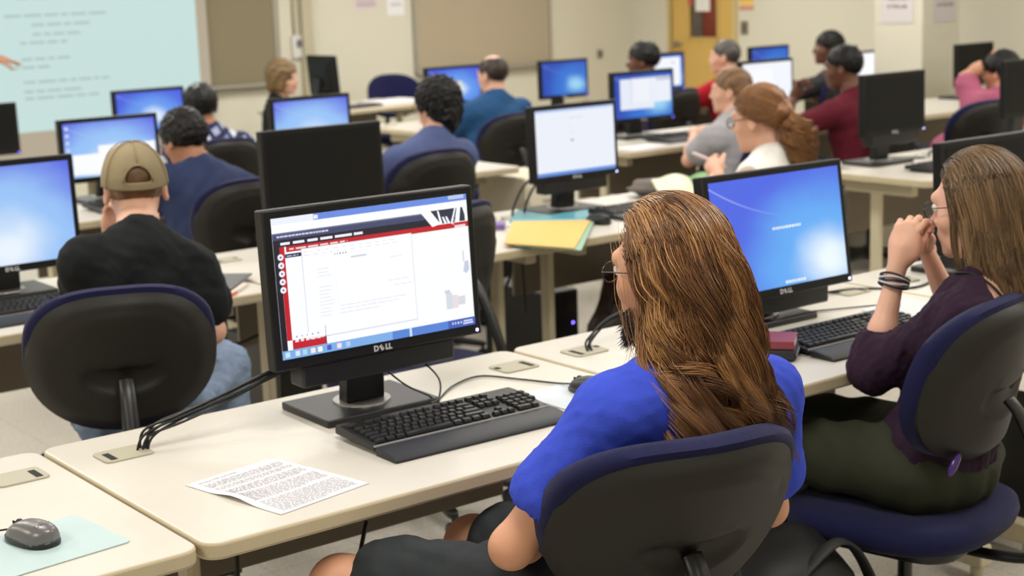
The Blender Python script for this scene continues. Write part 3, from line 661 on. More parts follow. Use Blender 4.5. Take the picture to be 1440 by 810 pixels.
# ------------------------------------------------------------------ task chairs
def make_chair():
    r = thing('task_chair', 'x', 'chair')
    BW, BH, BZ = 0.235, 0.185, 0.785         # half width, half height, centre of the backrest
    NA, NR = 56, 22
    def outline(a, k=1.0):
        c, s = math.cos(a), math.sin(a)
        n = 2.75 if s > 0 else 2.35
        x = math.copysign(abs(c)**(2/n), c); z = math.copysign(abs(s)**(2/n), s)
        x *= 1.0 - 0.07*max(0, z) - 0.05*max(0, -z)**2
        return x*BW*k, z*BH*k
    curve = lambda x, z: 1.65*x*x - 1.2*x**4/0.08 * 0.3 + 0.10*max(0, z+0.02)**2      # sides wrap forward
    lean = lambda z: -0.22*(z)                                   # top leans back
    def back_y(x, z, q):
        y = -0.245 + curve(x, z) + lean(z)
        # outer rim slopes forward, inner panel sits proud with a groove, an oval dish holds the lever
        rim = max(0.0, (q-0.80)/0.20); y += 0.030*rim**1.6
        if z > 0.06: y += 0.006*max(0, min(1, (q-0.68)/0.10))
        e = (x/0.105)**2 + ((z+0.030)/0.05)**2
        if e < 1: y += 0.020*(1-e)**0.6 * (1 if z < -0.015 else 0.75)
        e2 = (x/0.085)**2 + (z/0.02)**2
        if e2 < 1: y -= 0.010*(1-e2)
        return y
    s = MB(); V = [(0, back_y(0, 0, 0), BZ)]; F = []
    for i in range(1, NR+1):
        q = i/NR
        for k in range(NA):
            a = 2*math.pi*k/NA; x, z = outline(a, q); V.append((x, back_y(x, z, q), BZ+z))
    for k in range(NA): F.append((0, 1+(k+1) % NA, 1+k))
    for i in range(NR-1):
        for k in range(NA):
            j = (k+1) % NA; o = 1+i*NA; F.append((o+k, o+j, o+NA+j, o+NA+k))
    # turn over the edge to a front face
    o = 1+(NR-1)*NA
    for k in range(NA): x, z = outline(2*math.pi*k/NA, 0.985); V.append((x, back_y(x, z, 1.0)+0.012, BZ+z))
    for k in range(NA): j = (k+1) % NA; F.append((o+k, o+j, o+NA+j, o+NA+k))
    F.append(tuple(o+NA+k for k in range(NA)))
    s.add(V, F); s.build('backrest_shell', M['shell'], r, smooth=True, auto=50)
    c = MB(); rings = []
    for (k, dy) in ((0.97, 0.030), (1.045, 0.034), (1.07, 0.052), (1.04, 0.074), (0.93, 0.086), (0.7, 0.092), (0.35, 0.09)):
        ring = []
        for i in range(NA):
            aa = 2*math.pi*i/NA; ke = 0.985+(k-0.985)*max(0.0, min(1.0, (math.sin(aa)+.25)/.7)) if k > 0.985 else k
            x, z = outline(aa, ke); ring.append((x, -0.245+curve(x, z)+lean(z)+dy-0.010*(1 if k < 0.9 else 0), BZ+z))
        rings.append(ring)
    c.loft(rings); c.build('backrest_cushion', M['fabric'], r, smooth=True, auto=60)
    # seat
    t = MB(); rings = []
    for (k, z) in ((0.90, 0.405), (1.0, 0.418), (1.03, 0.440), (1.01, 0.462), (0.93, 0.474), (0.6, 0.472), (0.25, 0.466)):
        ring = []
        for i in range(NA):
            a = 2*math.pi*i/NA; n = 2.9; cx, sy = math.cos(a), math.sin(a)
            x = math.copysign(abs(cx)**(2/n), cx)*0.243*k; y = math.copysign(abs(sy)**(2/n), sy)*0.235*k
            ring.append((x, y+0.01, z - 0.35*max(0, y-0.12)**2*3))
        rings.append(ring)
    t.loft(rings); t.build('seat_cushion', M['fabric'], r, smooth=True, auto=60)
    p = MB(); p.prism(rrect(0.38, 0.36, 0.08, 6), 0.385, 0.408); p.box((0, 0, 0.37), (0.16, 0.20, 0.04)); p.build('seat_pan', M['chairmetal'], r, bevel=0.005)
    lv = MB(); lv.tube([(0.08, 0.03, 0.372), (0.20, 0.04, 0.368), (0.25, 0.045, 0.36)], 0.006); lv.build('lever', M['chairmetal'], r, smooth=True)
    bar = MB(); pts = spline([(0, -0.06, 0.374), (0, -0.20, 0.368), (0, -0.31, 0.385), (0, -0.345, 0.45), (0, -0.325, 0.56), (0, -0.268, 0.70), (0, -0.235, 0.745)], 6)
    bar.tube(pts, 0.021, 10, flat=0.55); bar.build('back_bracket', M['chairmetal'], r, smooth=True)
    g = MB(); g.lathe([(0.026, 0.10), (0.026, 0.26), (0.017, 0.262), (0.017, 0.36)], n=20); g.build('gas_column', M['chairmetal'], r, smooth=True, auto=40)
    for k in range(5):
        a = 2*math.pi*k/5+0.35; ca, sa = math.cos(a), math.sin(a)
        l = MB(); rings = []
        for (d, w, z0, z1) in ((0.02, 0.026, 0.085, 0.125), (0.15, 0.022, 0.078, 0.108), (0.28, 0.017, 0.066, 0.088), (0.30, 0.012, 0.066, 0.084)):
            rings.append([(ca*d-sa*w*u, sa*d+ca*w*u, z) for u, z in ((-1, z0), (1, z0), (1, z1), (-1, z1))])
        l.loft(rings); lo = l.build('base_leg', M['chairmetal'], r, bevel=0.004)
        w = MB(); cx, cy = ca*0.285, sa*0.285
        for u in (-0.013, 0.013):
            q = MB(); q.lathe([(0.0, -0.008), (0.022, -0.008), (0.026, -0.004), (0.026, 0.004), (0.022, 0.008), (0.0, 0.008)], n=14)
            q.xf(frame((cx-sa*u, cy+ca*u, 0.028), (ca, sa, 0), (-sa, ca, 0))); w.add(q.v, q.f)
        w.tube([(cx, cy, 0.03), (cx, cy, 0.07)], 0.007, 6); w.build('caster', M['chairmetal'], lo, smooth=True, auto=40)
    return r
CHAIR = make_chair(); chair_used = [0]
def chair(label, x, y, rz, dz=0.0):
    o = CHAIR if not chair_used[0] else copy_tree(CHAIR); chair_used[0] += 1
    o.location = (x, y, 0); o.rotation_euler.z = R(rz)
    if dz:
        o.scale = (1, 1, 1+dz)
    return tag(o, label, group='blue and black task chairs')

# ------------------------------------------------------------------ things on and under the desks
def mouse(label, x, y, rz, body, group='computer mice', cable=None):
    o = thing('computer_mouse', label, 'mouse', (x, y, TZ+0.003), R(rz), group)
    def ring(t):
        w = 0.031*(1-0.10*t*t+0.06*t)*(1 if abs(t) < .98 else .9); return w
    prof = []
    b = MB(); rings = []; NS = 20
    ht = lambda t: 0.010+0.028*max(0.0, 1-abs((t+0.18)/1.2)**2.4)**0.8
    for i in range(NS+1):
        t = -0.995+1.99*i/NS; w = 0.032*max(0.0, 1-abs(t)**3.4)**0.5*(1-0.06*t)
        rings.append([(w*math.copysign(abs(math.cos(k))**0.8, math.cos(k)), t*0.057, 0.006+(ht(t)-0.006)*math.sin(k)**0.8 if k <= math.pi else 0.006+0.003*math.sin(k)) for k in [2*math.pi*q_/24 for q_ in range(24)]])
    b.loft(rings); b.build('body', body, o, smooth=True, auto=70)
    w = MB(); w.lathe([(0.0, -0.0035), (0.008, -0.0035), (0.009, -0.002), (0.009, 0.002), (0.008, 0.0035), (0.0, 0.0035)], n=16); w.xf(frame((0, 0.034, ht(0.6)-0.005), (0, 1, 0), (1, 0, 0))); w.build('scroll_wheel', M['chairmetal'], o, smooth=True, auto=40)
    sk = MB(); sk.prism([(0.0335*math.copysign(abs(math.cos(k))**0.8, math.cos(k)), 0.0585*math.copysign(abs(math.sin(k))**0.75, math.sin(k))) for k in [2*math.pi*q_/28 for q_ in range(28)]], 0.0005, 0.010); sk.build('underside', M['chairmetal'], o, bevel=0.002)
    gr = MB(); gr.box((0, 0.048, 0.0215), (0.0016, 0.014, 0.010)); gr.build('button_seam', M['dark'], o)
    if cable: 
        c = MB(); c.tube(spline(cable, 8), 0.0018, 6); c.build('mouse_cable', M['cable'], o, smooth=True)
    return o
def mouse_pad(label, x, y, w, d, rz, rgb=(180, 200, 200)):
    m = mat('pad_%d_%d_%d' % rgb, rgb, 0.6, var=0.12, vscale=9)
    o = MB().prism(rrect(w, d, 0.012, 4), 0.0, 0.0025).build('mouse_pad', m, bevel=0.0008)
    o.location = (x, y, TZ+0.0002); o.rotation_euler.z = R(rz); return tag(o, label, 'mouse pad', 'thin pale mouse pads')
mouse_pad('pale aqua mouse pad under the grey mouse at the lower left corner', -0.225, 0.195, 0.26, 0.20, 6)
mm = mouse('grey and black mouse on the pale pad at the lower left', -0.215, 0.225, 14, mat('mouse_grey', (112, 110, 110), 0.3, metal=0.35), cable=[(0, 0.054, 0.012), (-0.02, 0.085, 0.006), (-0.07, 0.11, 0.002), (-0.16, 0.13, 0.0)])
V, F = text_geo('DELL', 0.013, 0.0004); q = MB(); q.add(V, F); q.xf(frame((0, -0.030, 0.0385), (1, 0, 0), (0, -0.15, 1))); q.build('logo', mat('logo_dark', (96, 92, 88), 0.4), mm)
mouse_pad('pale mouse pad beside the keyboard, partly under the sleeve of the man in blue', 1.075, 0.30, 0.22, 0.18, 0, (206, 214, 220))
mouse('dark mouse on the pad hidden behind the long-haired man', 1.09, 0.285, 0, M['black'])
mouse_pad('pale mouse pad right of the keyboard in front of the woman in purple', 2.27, 0.33, 0.20, 0.18, 0, (210, 214, 216))
mouse('dark mouse on the desk under the white page monitor', 2.70, 2.12, 0, M['black'])

def cable(name, label, pts, r=0.0025, m=None, cat='cable', group='loose cables', n=6):
    o = MB().tube(spline(pts, 10), r, n).build(name, m or M['cable'], smooth=True)
    return tag(o, label, cat, group)
cable('cable', 'thin black cable curving from the front monitor foot past the keyboard to the mouse pad', [(0.70, 0.56, 0.84), (0.735, 0.50, 0.79), (0.775, 0.46, 0.762), (0.80, 0.47, 0.7435), (0.90, 0.55, 0.7435), (1.0, 0.58, 0.7435), (1.05, 0.49, 0.7435), (1.085, 0.40, 0.7445), (1.09, 0.345, 0.752)], 0.0022)
cable('cable', 'thin black cable looping down from the front speaker bar behind the keyboard', [(0.70, 0.55, 0.86), (0.77, 0.50, 0.84), (0.80, 0.46, 0.80), (0.78, 0.43, 0.765), (0.74, 0.405, 0.7635)], 0.0022)
def bundle(label, pts, n, r, spread):
    b = MB(); q = random.Random(5)
    base = spline(pts, 10)
    for k in range(n):
        a = 2*math.pi*k/n; ph = q.uniform(0, 6)
        b.tube([p+Vector((spread*math.cos(a+0.5*i/len(base)+ph*.2), spread*0.4*math.sin(a+i*.1), spread*math.sin(a+0.7*i/len(base)+0.2*ph)))*(0.45+0.55*math.sin(i*0.09+ph)**2) for i, p in enumerate(base)], r, 6)
    return tag(b.build('cable_bundle', M['cable'], smooth=True), label, 'cable', 'cable bundles')
bundle('bundle of black cables rising from the left grommet of the front desk to the monitor', [(0.155, 0.592, 0.735), (0.17, 0.592, 0.775), (0.24, 0.58, 0.80), (0.36, 0.56, 0.835), (0.48, 0.545, 0.875), (0.56, 0.54, 0.92)], 6, 0.0027, 0.013)
bundle('bundle of black cables behind the blue wallpaper monitor of the woman in purple', [(1.345, 0.58, 0.738), (1.36, 0.60, 0.765), (1.46, 0.63, 0.80), (1.62, 0.62, 0.83), (1.75, 0.56, 0.86)], 4, 0.003, 0.009)
cable('cable', 'black cable lying on the desk right of the blue wallpaper monitor', [(2.0, 0.58, 0.80), (2.2, 0.62, 0.755), (2.38, 0.60, 0.7435), (2.50, 0.50, 0.7435), (2.62, 0.52, 0.7435)], 0.004)
cable('cable', 'grey cable lying on the desk by the mouse pad of the woman in purple', [(2.05, 0.50, 0.7435), (2.15, 0.46, 0.7435), (2.24, 0.42, 0.7435), (2.27, 0.36, 0.748)], 0.002)
cable('cable', 'black cable dangling under the front desk at the lower left', [(0.30, 0.50, 0.68), (0.28, 0.46, 0.48), (0.24, 0.42, 0.30), (0.34, 0.40, 0.22), (0.50, 0.44, 0.30), (0.62, 0.5, 0.5)], 0.005)
cable('cable', 'black cable hanging under the desk with the orange envelope', [(2.55, 2.50, 0.70), (2.53, 2.46, 0.52), (2.40, 2.44, 0.42), (2.26, 2.45, 0.48), (2.1, 2.46, 0.44)], 0.006)
cable('cable', 'second black cable hanging straight under the desk with the orange envelope', [(2.585, 2.46, 0.70), (2.59, 2.45, 0.45), (2.60, 2.46, 0.36)], 0.006)
cable('cable', 'black cable hanging under the desk of the man in the tan cap', [(1.28, 2.5, 0.70), (1.27, 2.45, 0.55), (1.30, 2.44, 0.46), (1.45, 2.45, 0.48), (1.6, 2.46, 0.5)], 0.006)
cable('cable', 'white cable coiled on the desk left of the teal folder', [(2.36, 2.50, 0.7445), (2.44, 2.55, 0.7445), (2.52, 2.52, 0.7445), (2.47, 2.45, 0.7445), (2.38, 2.46, 0.7445), (2.42, 2.53, 0.748), (2.55, 2.57, 0.7445)], 0.006, M['whitecable'])
cable('cable', 'white cable tangled on the pillar desk', [(4.95, 2.62, 0.7445), (5.1, 2.5, 0.7445), (5.25, 2.45, 0.7445), (5.2, 2.35, 0.7445), (5.05, 2.4, 0.7445), (5.12, 2.52, 0.75), (5.35, 2.5, 0.7445)], 0.006, M['whitecable'])
cable('cable', 'black cable tangled on the pillar desk', [(4.9, 2.55, 0.745), (5.05, 2.42, 0.7455), (5.2, 2.5, 0.757), (5.3, 2.4, 0.7445)], 0.005)
for k, (x0, lab) in enumerate(((2.76, 'black cable looping from the white page monitor down to its desk'), (2.70, 'second black cable looping left of the white page monitor stand'))):
    cable('cable', lab, [(x0+0.05, 2.46, 0.92), (x0-0.04, 2.50, 0.87), (x0-0.10, 2.50, 0.80), (x0-0.12, 2.50, 0.7445)], 0.005)

# printed sheet
def paper(name, label, x, y, rz, w=0.2159, d=0.2794, curl=0.012, lines=True, group=None):
    o = thing(name, label, 'paper', (x, y, TZ+0.0008), R(rz), group)
    nx, ny = 10, 12
    def zz(u, v):   # lifts a little along one edge
        return 0.0006+curl*max(0, 1-u/0.5)**2*math.sin(math.pi*min(1, max(0, (v-0.25)/0.55)))**2*0.6
    V = [(u/nx*w, -v/ny*d, zz(u/nx, v/ny)) for v in range(ny+1) for u in range(nx+1)]
    F = [(v*(nx+1)+u, (v+1)*(nx+1)+u, (v+1)*(nx+1)+u+1, v*(nx+1)+u+1) for v in range(ny) for u in range(nx)]
    p = MB(); p.add(V, F); po = p.build('sheet', M['paper'], o, smooth=True)
    s = po.modifiers.new('thickness', 'SOLIDIFY'); s.thickness = 0.0004; s.offset = -1
    if lines:
        q = MB(); rg = random.Random(9)
        para = [(0.055, 0.085), (0.115, 0.205), (0.235, 0.30), (0.335, 0.45), (0.485, 0.67), (0.705, 0.955)]
        for a, b_ in para:
            v = a
            while v < b_:
                u = 0.08; end = 0.93 if v+0.016 < b_ else rg.uniform(0.45, 0.9)
                if a == 0.055: end = 0.5
                while u < end:
                    l = rg.uniform(0.02, 0.085)
                    x0, x1 = u*w, min(u+l, end)*w; y0, y1 = -v*d, -(v+0.0085)*d
                    q.add([(x0, y1, zz(u, v)+0.0004), (x1, y1, zz(min(u+l, end), v)+0.0004), (x1, y0, zz(min(u+l, end), v)+0.0004), (x0, y0, zz(u, v)+0.0004)], [(0, 1, 2, 3)]); u += l+0.012
                v += 0.0175
        q.build('printed_text', M['ink'], o)
    return o
paper('printed_sheet', 'sheet of paper full of printed text lying on the front desk left of the keyboard', 0.1179, 0.3255, 10.8)

def slab(name, label, cat, quad, z, t, m, group=None, bevel=0.001):
    b = MB(); b.loft([[(x, y, z) for x, y in quad], [(x, y, z+t) for x, y in quad]])
    return tag(b.build(name, m, bevel=bevel), label, cat, group)
def ccw(q):
    a = sum(q[i][0]*q[(i+1) % len(q)][1]-q[(i+1) % len(q)][0]*q[i][1] for i in range(len(q))); return q if a > 0 else q[::-1]
# folder and envelope on the second row
slab('folder', 'teal plastic folder lying on the desk behind the orange envelope', 'folder', ccw([(2.49, 2.40), (2.66, 2.575), (2.875, 2.375), (2.70, 2.17)]), TZ+0.0005, 0.012, mat('teal_plastic', (108, 188, 206), 0.25, coat=0.5), bevel=0.003)
slab('envelope', 'orange paper envelope hanging over the front edge of the desk in the second row', 'envelope', ccw([(2.455, 2.335), (2.665, 2.125), (2.23, 1.70), (2.135, 1.965)]), TZ+0.014, 0.004, mat('orange_paper', (236, 188, 106), 0.6, var=0.04, vscale=20))
slab('folder', 'pale green folder under the orange envelope', 'folder', ccw([(2.46, 2.33), (2.68, 2.12), (2.24, 1.675), (2.15, 1.93)]), TZ+0.0085, 0.004, mat('green_card', (150, 186, 160), 0.5))
slab('book', 'purple covered book under the left side of the teal folder', 'book', ccw([(2.33, 2.31), (2.39, 2.38), (2.43, 2.345), (2.37, 2.275)]), TZ+0.0005, 0.02, mat('purple_cover', (120, 96, 160), 0.5))
slab('folder', 'dark grey folder with faint lettering beside the elbow of the man in the tan cap', 'folder', ccw([(1.235, 2.13), (1.06, 1.94), (0.93, 1.93), (0.93, 2.30), (1.10, 2.26)]), TZ+0.0125, 0.006, mat('grey_folder', (74, 74, 76), 0.4))
slab('folder', 'orange edged white folder under the dark grey folder', 'folder', ccw([(1.16, 2.02), (1.05, 1.915), (0.93, 1.91), (0.93, 2.2), (1.1, 2.2)]), TZ+0.0005, 0.011, mat('white_card', (226, 214, 206), 0.6))
tag(MB().box((1.055, 1.925, TZ+0.006), (0.05, 0.012, 0.009), R(38)).build('label_tab', mat('orange_tab', (236, 120, 70), 0.5)), 'small orange tab sticking out of the folders beside the man in the tan cap', 'tab')
# red book and small dark case beside the second keyboard
rb = thing('book', 'small red covered book lying left of the keyboard of the woman in purple', 'book', (1.61, 0.245, TZ+0.032), R(38))
MB().box((0, 0, 0.010), (0.10, 0.15, 0.015)).build('pages', M['paper'], rb)
c_ = MB(); c_.box((0, 0, 0.0013), (0.104, 0.154, 0.0024)); c_.box((0, 0, 0.0187), (0.104, 0.154, 0.0024)); c_.box((-0.0515, 0, 0.010), (0.0025, 0.154, 0.018)); c_.build('cover', mat('red_cover', (128, 50, 62), 0.45), rb, bevel=0.001)
pc = thing('pencil_case', 'small dark case under the red book', 'case', (1.615, 0.235, TZ+0.0005), R(38))
MB().box((0, 0, 0.0155), (0.10, 0.14, 0.03)).build('case_body', mat('case_cloth', (36, 34, 40), 0.7, var=0.5, vscale=120), pc, bevel=0.008)
MB().box((0, -0.0715, 0.018), (0.09, 0.003, 0.004)).build('zipper', M['silver'], pc)

# PC towers
def make_tower():
    r = thing('computer_tower', 'x', 'computer')
    MB().box((0, 0.02, 0.195), (0.175, 0.40, 0.36)).build('case', M['tower'], r, bevel=0.006)
    f = MB(); f.box((0, -0.195, 0.195), (0.178, 0.03, 0.364)); f.build('front_panel', M['black'], r, bevel=0.01)
    g = MB()
    for k in range(9): g.box((0, -0.2115, 0.06+0.014*k), (0.13, 0.003, 0.006))
    g.build('grille', M['dark'], r)
    MB().box((0, -0.2115, 0.30), (0.148, 0.003, 0.042)).build('drive_door', M['tower'], r, bevel=0.001)
    l = MB(); l.ball((0.055, -0.211, 0.235), (0.006, 0.003, 0.006)); l.build('power_light', M['led'], r, smooth=True)
    b = MB()
    for x in (-0.06, 0.06):
        for y in (-0.14, 0.16): b.box((x, y, 0.0085), (0.03, 0.03, 0.016))
    b.build('foot', M['dark'], r)
    return r
TOWER = make_tower(); tw_used = [0]
def tower(label, x, y, rz=0):
    o = TOWER if not tw_used[0] else copy_tree(TOWER); tw_used[0] += 1
    o.location = (x, y, 0); o.rotation_euler.z = R(rz); return tag(o, label, group='black computer towers')
tower('black computer tower with a blue light under the desk with the orange envelope', 2.92, 2.83, 0)
tower('black computer tower under the desk beside the jeans of the man in the tan cap', 1.65, 2.80, 0)
tower('black computer tower on the floor behind the white page monitor', 3.40, 3.56, 12)
tower('black computer tower under the desk at the far right behind the woman in purple', 2.83, 0.36, 0)

# brown bag
bg = thing('bag', 'dark brown bag lying on the floor beside the computer tower under the desks', 'bag', (3.04, 2.36, 0), R(20))
def blob(rx, ry, rz_, c, seed, amp=0.12, n=20):
    b = MB(); b.ball((0, 0, 0), (1, 1, 1), n); q = random.Random(seed); ph = [q.uniform(0, 6) for _ in range(6)]
    for i, (x, y, z) in enumerate(b.v):
        k = 1+amp*(math.sin(4*x+ph[0])*math.sin(3*y+ph[1])+0.6*math.sin(7*z+ph[2]+2*x))
        b.v[i] = (c[0]+rx*x*k, c[1]+ry*y*k, max(0.004, c[2]+rz_*z*k))
    return b
blob(0.19, 0.13, 0.22, (0, 0, 0.21), 3).build('bag_body', mat('brown_leather', (58, 36, 26), 0.5, var=0.3, vscale=10), bg, smooth=True)
blob(0.15, 0.12, 0.10, (0.03, -0.02, 0.40), 5).build('flap', mat('brown_flap', (70, 40, 28), 0.5, var=0.3, vscale=10), bg, smooth=True)
s = MB(); s.tube(spline([(-0.15, 0, 0.33), (-0.08, -0.02, 0.46), (0.06, -0.03, 0.48), (0.15, 0, 0.36)], 8), 0.012, 8); s.build('strap', mat('bag_strap', (40, 28, 22), 0.5), bg, smooth=True)
bp = thing('backpack', 'black and white patterned pouch on the floor right of the brown bag', 'bag', (3.00, 2.14, 0), R(10))
blob(0.13, 0.10, 0.17, (0, 0, 0.16), 8, 0.06).build('pouch_body', mat('pattern_cloth', (40, 40, 38), 0.8, var=0.9, vscale=24, stretch=(3, 3, 0.6)), bp, smooth=True)
s = MB(); s.tube(spline([(-0.08, 0, 0.28), (0, 0, 0.36), (0.08, 0, 0.28)], 8), 0.010, 8); s.build('strap', M['cable'], bp, smooth=True)
# black bag on the floor by the front chair
bb = thing('backpack', 'large black bag on the floor between the two front chairs', 'bag', (1.33, -0.10, 0), R(25))
blob(0.20, 0.16, 0.24, (0, 0, 0.23), 12, 0.07, 28).build('bag_body', mat('black_nylon', (20, 20, 21), 0.6, var=0.3, vscale=10, bump=0.3, bscale=40), bb, smooth=True)
s = MB(); s.tube(spline([(-0.12, -0.05, 0.40), (-0.02, -0.12, 0.46), (0.10, -0.16, 0.30), (0.12, -0.17, 0.10)], 8), 0.02, 8, flat=0.3); s.build('strap', mat('nylon_strap', (28, 28, 29), 0.6), bb, smooth=True)
# grey cloth, magazine, far papers
gc = blob(0.15, 0.10, 0.035, (0, 0, 0.036), 21, 0.2).build('jacket', mat('grey_cloth', (120, 110, 104), 0.9, bump=0.6, bscale=30), smooth=True)
gc.location = (3.40, 2.52, TZ); tag(gc, 'crumpled grey brown jacket on the desk right of the white page monitor', 'jacket')
mg = thing('magazine', 'open green and cream magazine held by the ponytail woman', 'magazine', (3.30, 2.20, TZ+0.001), R(-28))
b = MB(); n = 10
for side in (-1, 1):
    V = []; 
    for i in range(n+1):
        u = i/n; x = side*u*0.16; z = 0.022*math.sin(math.pi*min(1, u*1.2))*(1-u*0.5)+0.004
        V += [(x, -0.12, z), (x, 0.12, z+0.09)]
    F = [(2*i, 2*i+2, 2*i+3, 2*i+1) if side > 0 else (2*i, 2*i+1, 2*i+3, 2*i+2) for i in range(n)]
    b = MB(); b.add(V, F); p = b.build('page', mat('magazine_cream', (222, 220, 190), 0.5, var=0.12, vscale=20) if side < 0 else mat('magazine_green', (96, 150, 80), 0.5, var=0.55, vscale=16), mg, smooth=True)
    sd = p.modifiers.new('thickness', 'SOLIDIFY'); sd.thickness = 0.004
slab('paper_sheet', 'white sheet on the desk in front of the man in the grey tee', 'paper', ccw([(4.46, 3.86), (4.70, 3.86), (4.70, 4.02), (4.46, 4.02)]), TZ+0.0006, 0.004, M['paper'])
slab('paper_sheet', 'white sheets behind the keyboard of the man in the grey tee', 'paper', ccw([(5.2, 4.22), (5.45, 4.22), (5.45, 4.4), (5.2, 4.4)]), TZ+0.0006, 0.006, M['paper'])
slab('paper_sheet', 'white sheet on the desk left of the black-haired man in the blue tee', 'paper', ccw([(3.06, 3.95), (3.34, 3.98), (3.32, 4.2), (3.04, 4.17)]), TZ+0.0006, 0.003, M['paper'])
slab('paper_stack', 'stack of white papers on the teacher desk', 'paper', ccw([(5.45, 7.93), (5.88, 7.98), (5.85, 8.22), (5.43, 8.18)]), TZ+0.0006, 0.018, M['paper'])
slab('keyboard', 'black keyboard on the teacher desk', 'keyboard', ccw([(5.0, 7.75), (5.42, 7.80), (5.41, 7.93), (4.99, 7.88)]), TZ+0.0006, 0.02, M['black'], bevel=0.004)
# cream cabinets on the floor
def cabinet(label, x, y, w, d, h):
    o = thing('pedestal_cabinet', label, 'cabinet', (x, y, 0), 0, 'cream pedestal cabinets')
    MB().box((0, 0, h/2+0.03), (w, d, h-0.06)).build('body', mat('cream_enamel', (220, 212, 188), 0.5), o, bevel=0.006)
    MB().box((0, 0.0, 0.015), (w-0.05, d-0.05, 0.03)).build('plinth', M['modesty'], o)
    f = MB(); 
    for k in range(2): f.box((0, -d/2-0.006, h*(0.28+0.42*k)+0.03), (w-0.03, 0.012, h*0.38)); 
    fo = f.build('drawer', mat('cream_front', (224, 216, 194), 0.5), o, bevel=0.003)
    g = MB()
    for k in range(2): g.box((0, -d/2-0.016, h*(0.36+0.42*k)+0.03), (0.10, 0.010, 0.012))
    g.build('handle', M['grommet'], fo, bevel=0.002)
cabinet('cream cabinet under the desks seen left of the white page monitor', 3.80, 3.98, 0.30, 0.4, 0.68)
cabinet('cream cabinet on the floor beyond the clasped hands of the woman in purple', 6.10, 3.62, 0.40, 0.42, 0.42)
# ------------------------------------------------------------------ implicit surfaces for bodies
def A3(p): return np.array(p, float)
def nrm(v): v = A3(v); return v/ (np.linalg.norm(v)+1e-12)
def capsule(a, b, ra, rb=None):
    a, b = A3(a), A3(b); rb = ra if rb is None else rb
    return ('c', a, b, ra, rb)
def ellip(c, r, Rm=None): return ('e', A3(c), A3(r), np.eye(3) if Rm is None else np.array(Rm))
def bbox_of(p, off=0.0):
    if p[0] == 'c':
        r = max(p[3], p[4])+off; return np.minimum(p[1], p[2])-r, np.maximum(p[1], p[2])+r
    e = np.sqrt(((p[3]*(p[2]+off))**2).sum(1)); return p[1]-e, p[1]+e
def ev(p, X, Y, Z, off=0.0):
    if p[0] == 'c':
        a, b, ra, rb = p[1:]; d = b-a; dd = d@d+1e-12
        px, py, pz = X-a[0], Y-a[1], Z-a[2]
        h = np.clip((px*d[0]+py*d[1]+pz*d[2])/dd, 0, 1)
        return np.sqrt((px-h*d[0])**2+(py-h*d[1])**2+(pz-h*d[2])**2)-(ra+(rb-ra)*h)-off
    c, r, Rm = p[1], p[2]+off, p[3]
    px, py, pz = X-c[0], Y-c[1], Z-c[2]
    q = [(px*Rm[0, i]+py*Rm[1, i]+pz*Rm[2, i]) for i in range(3)]
    k0 = np.sqrt((q[0]/r[0])**2+(q[1]/r[1])**2+(q[2]/r[2])**2); k1 = np.sqrt((q[0]/r[0]**2)**2+(q[1]/r[1]**2)**2+(q[2]/r[2]**2)**2)
    return k0*(k0-1)/(k1+1e-9)
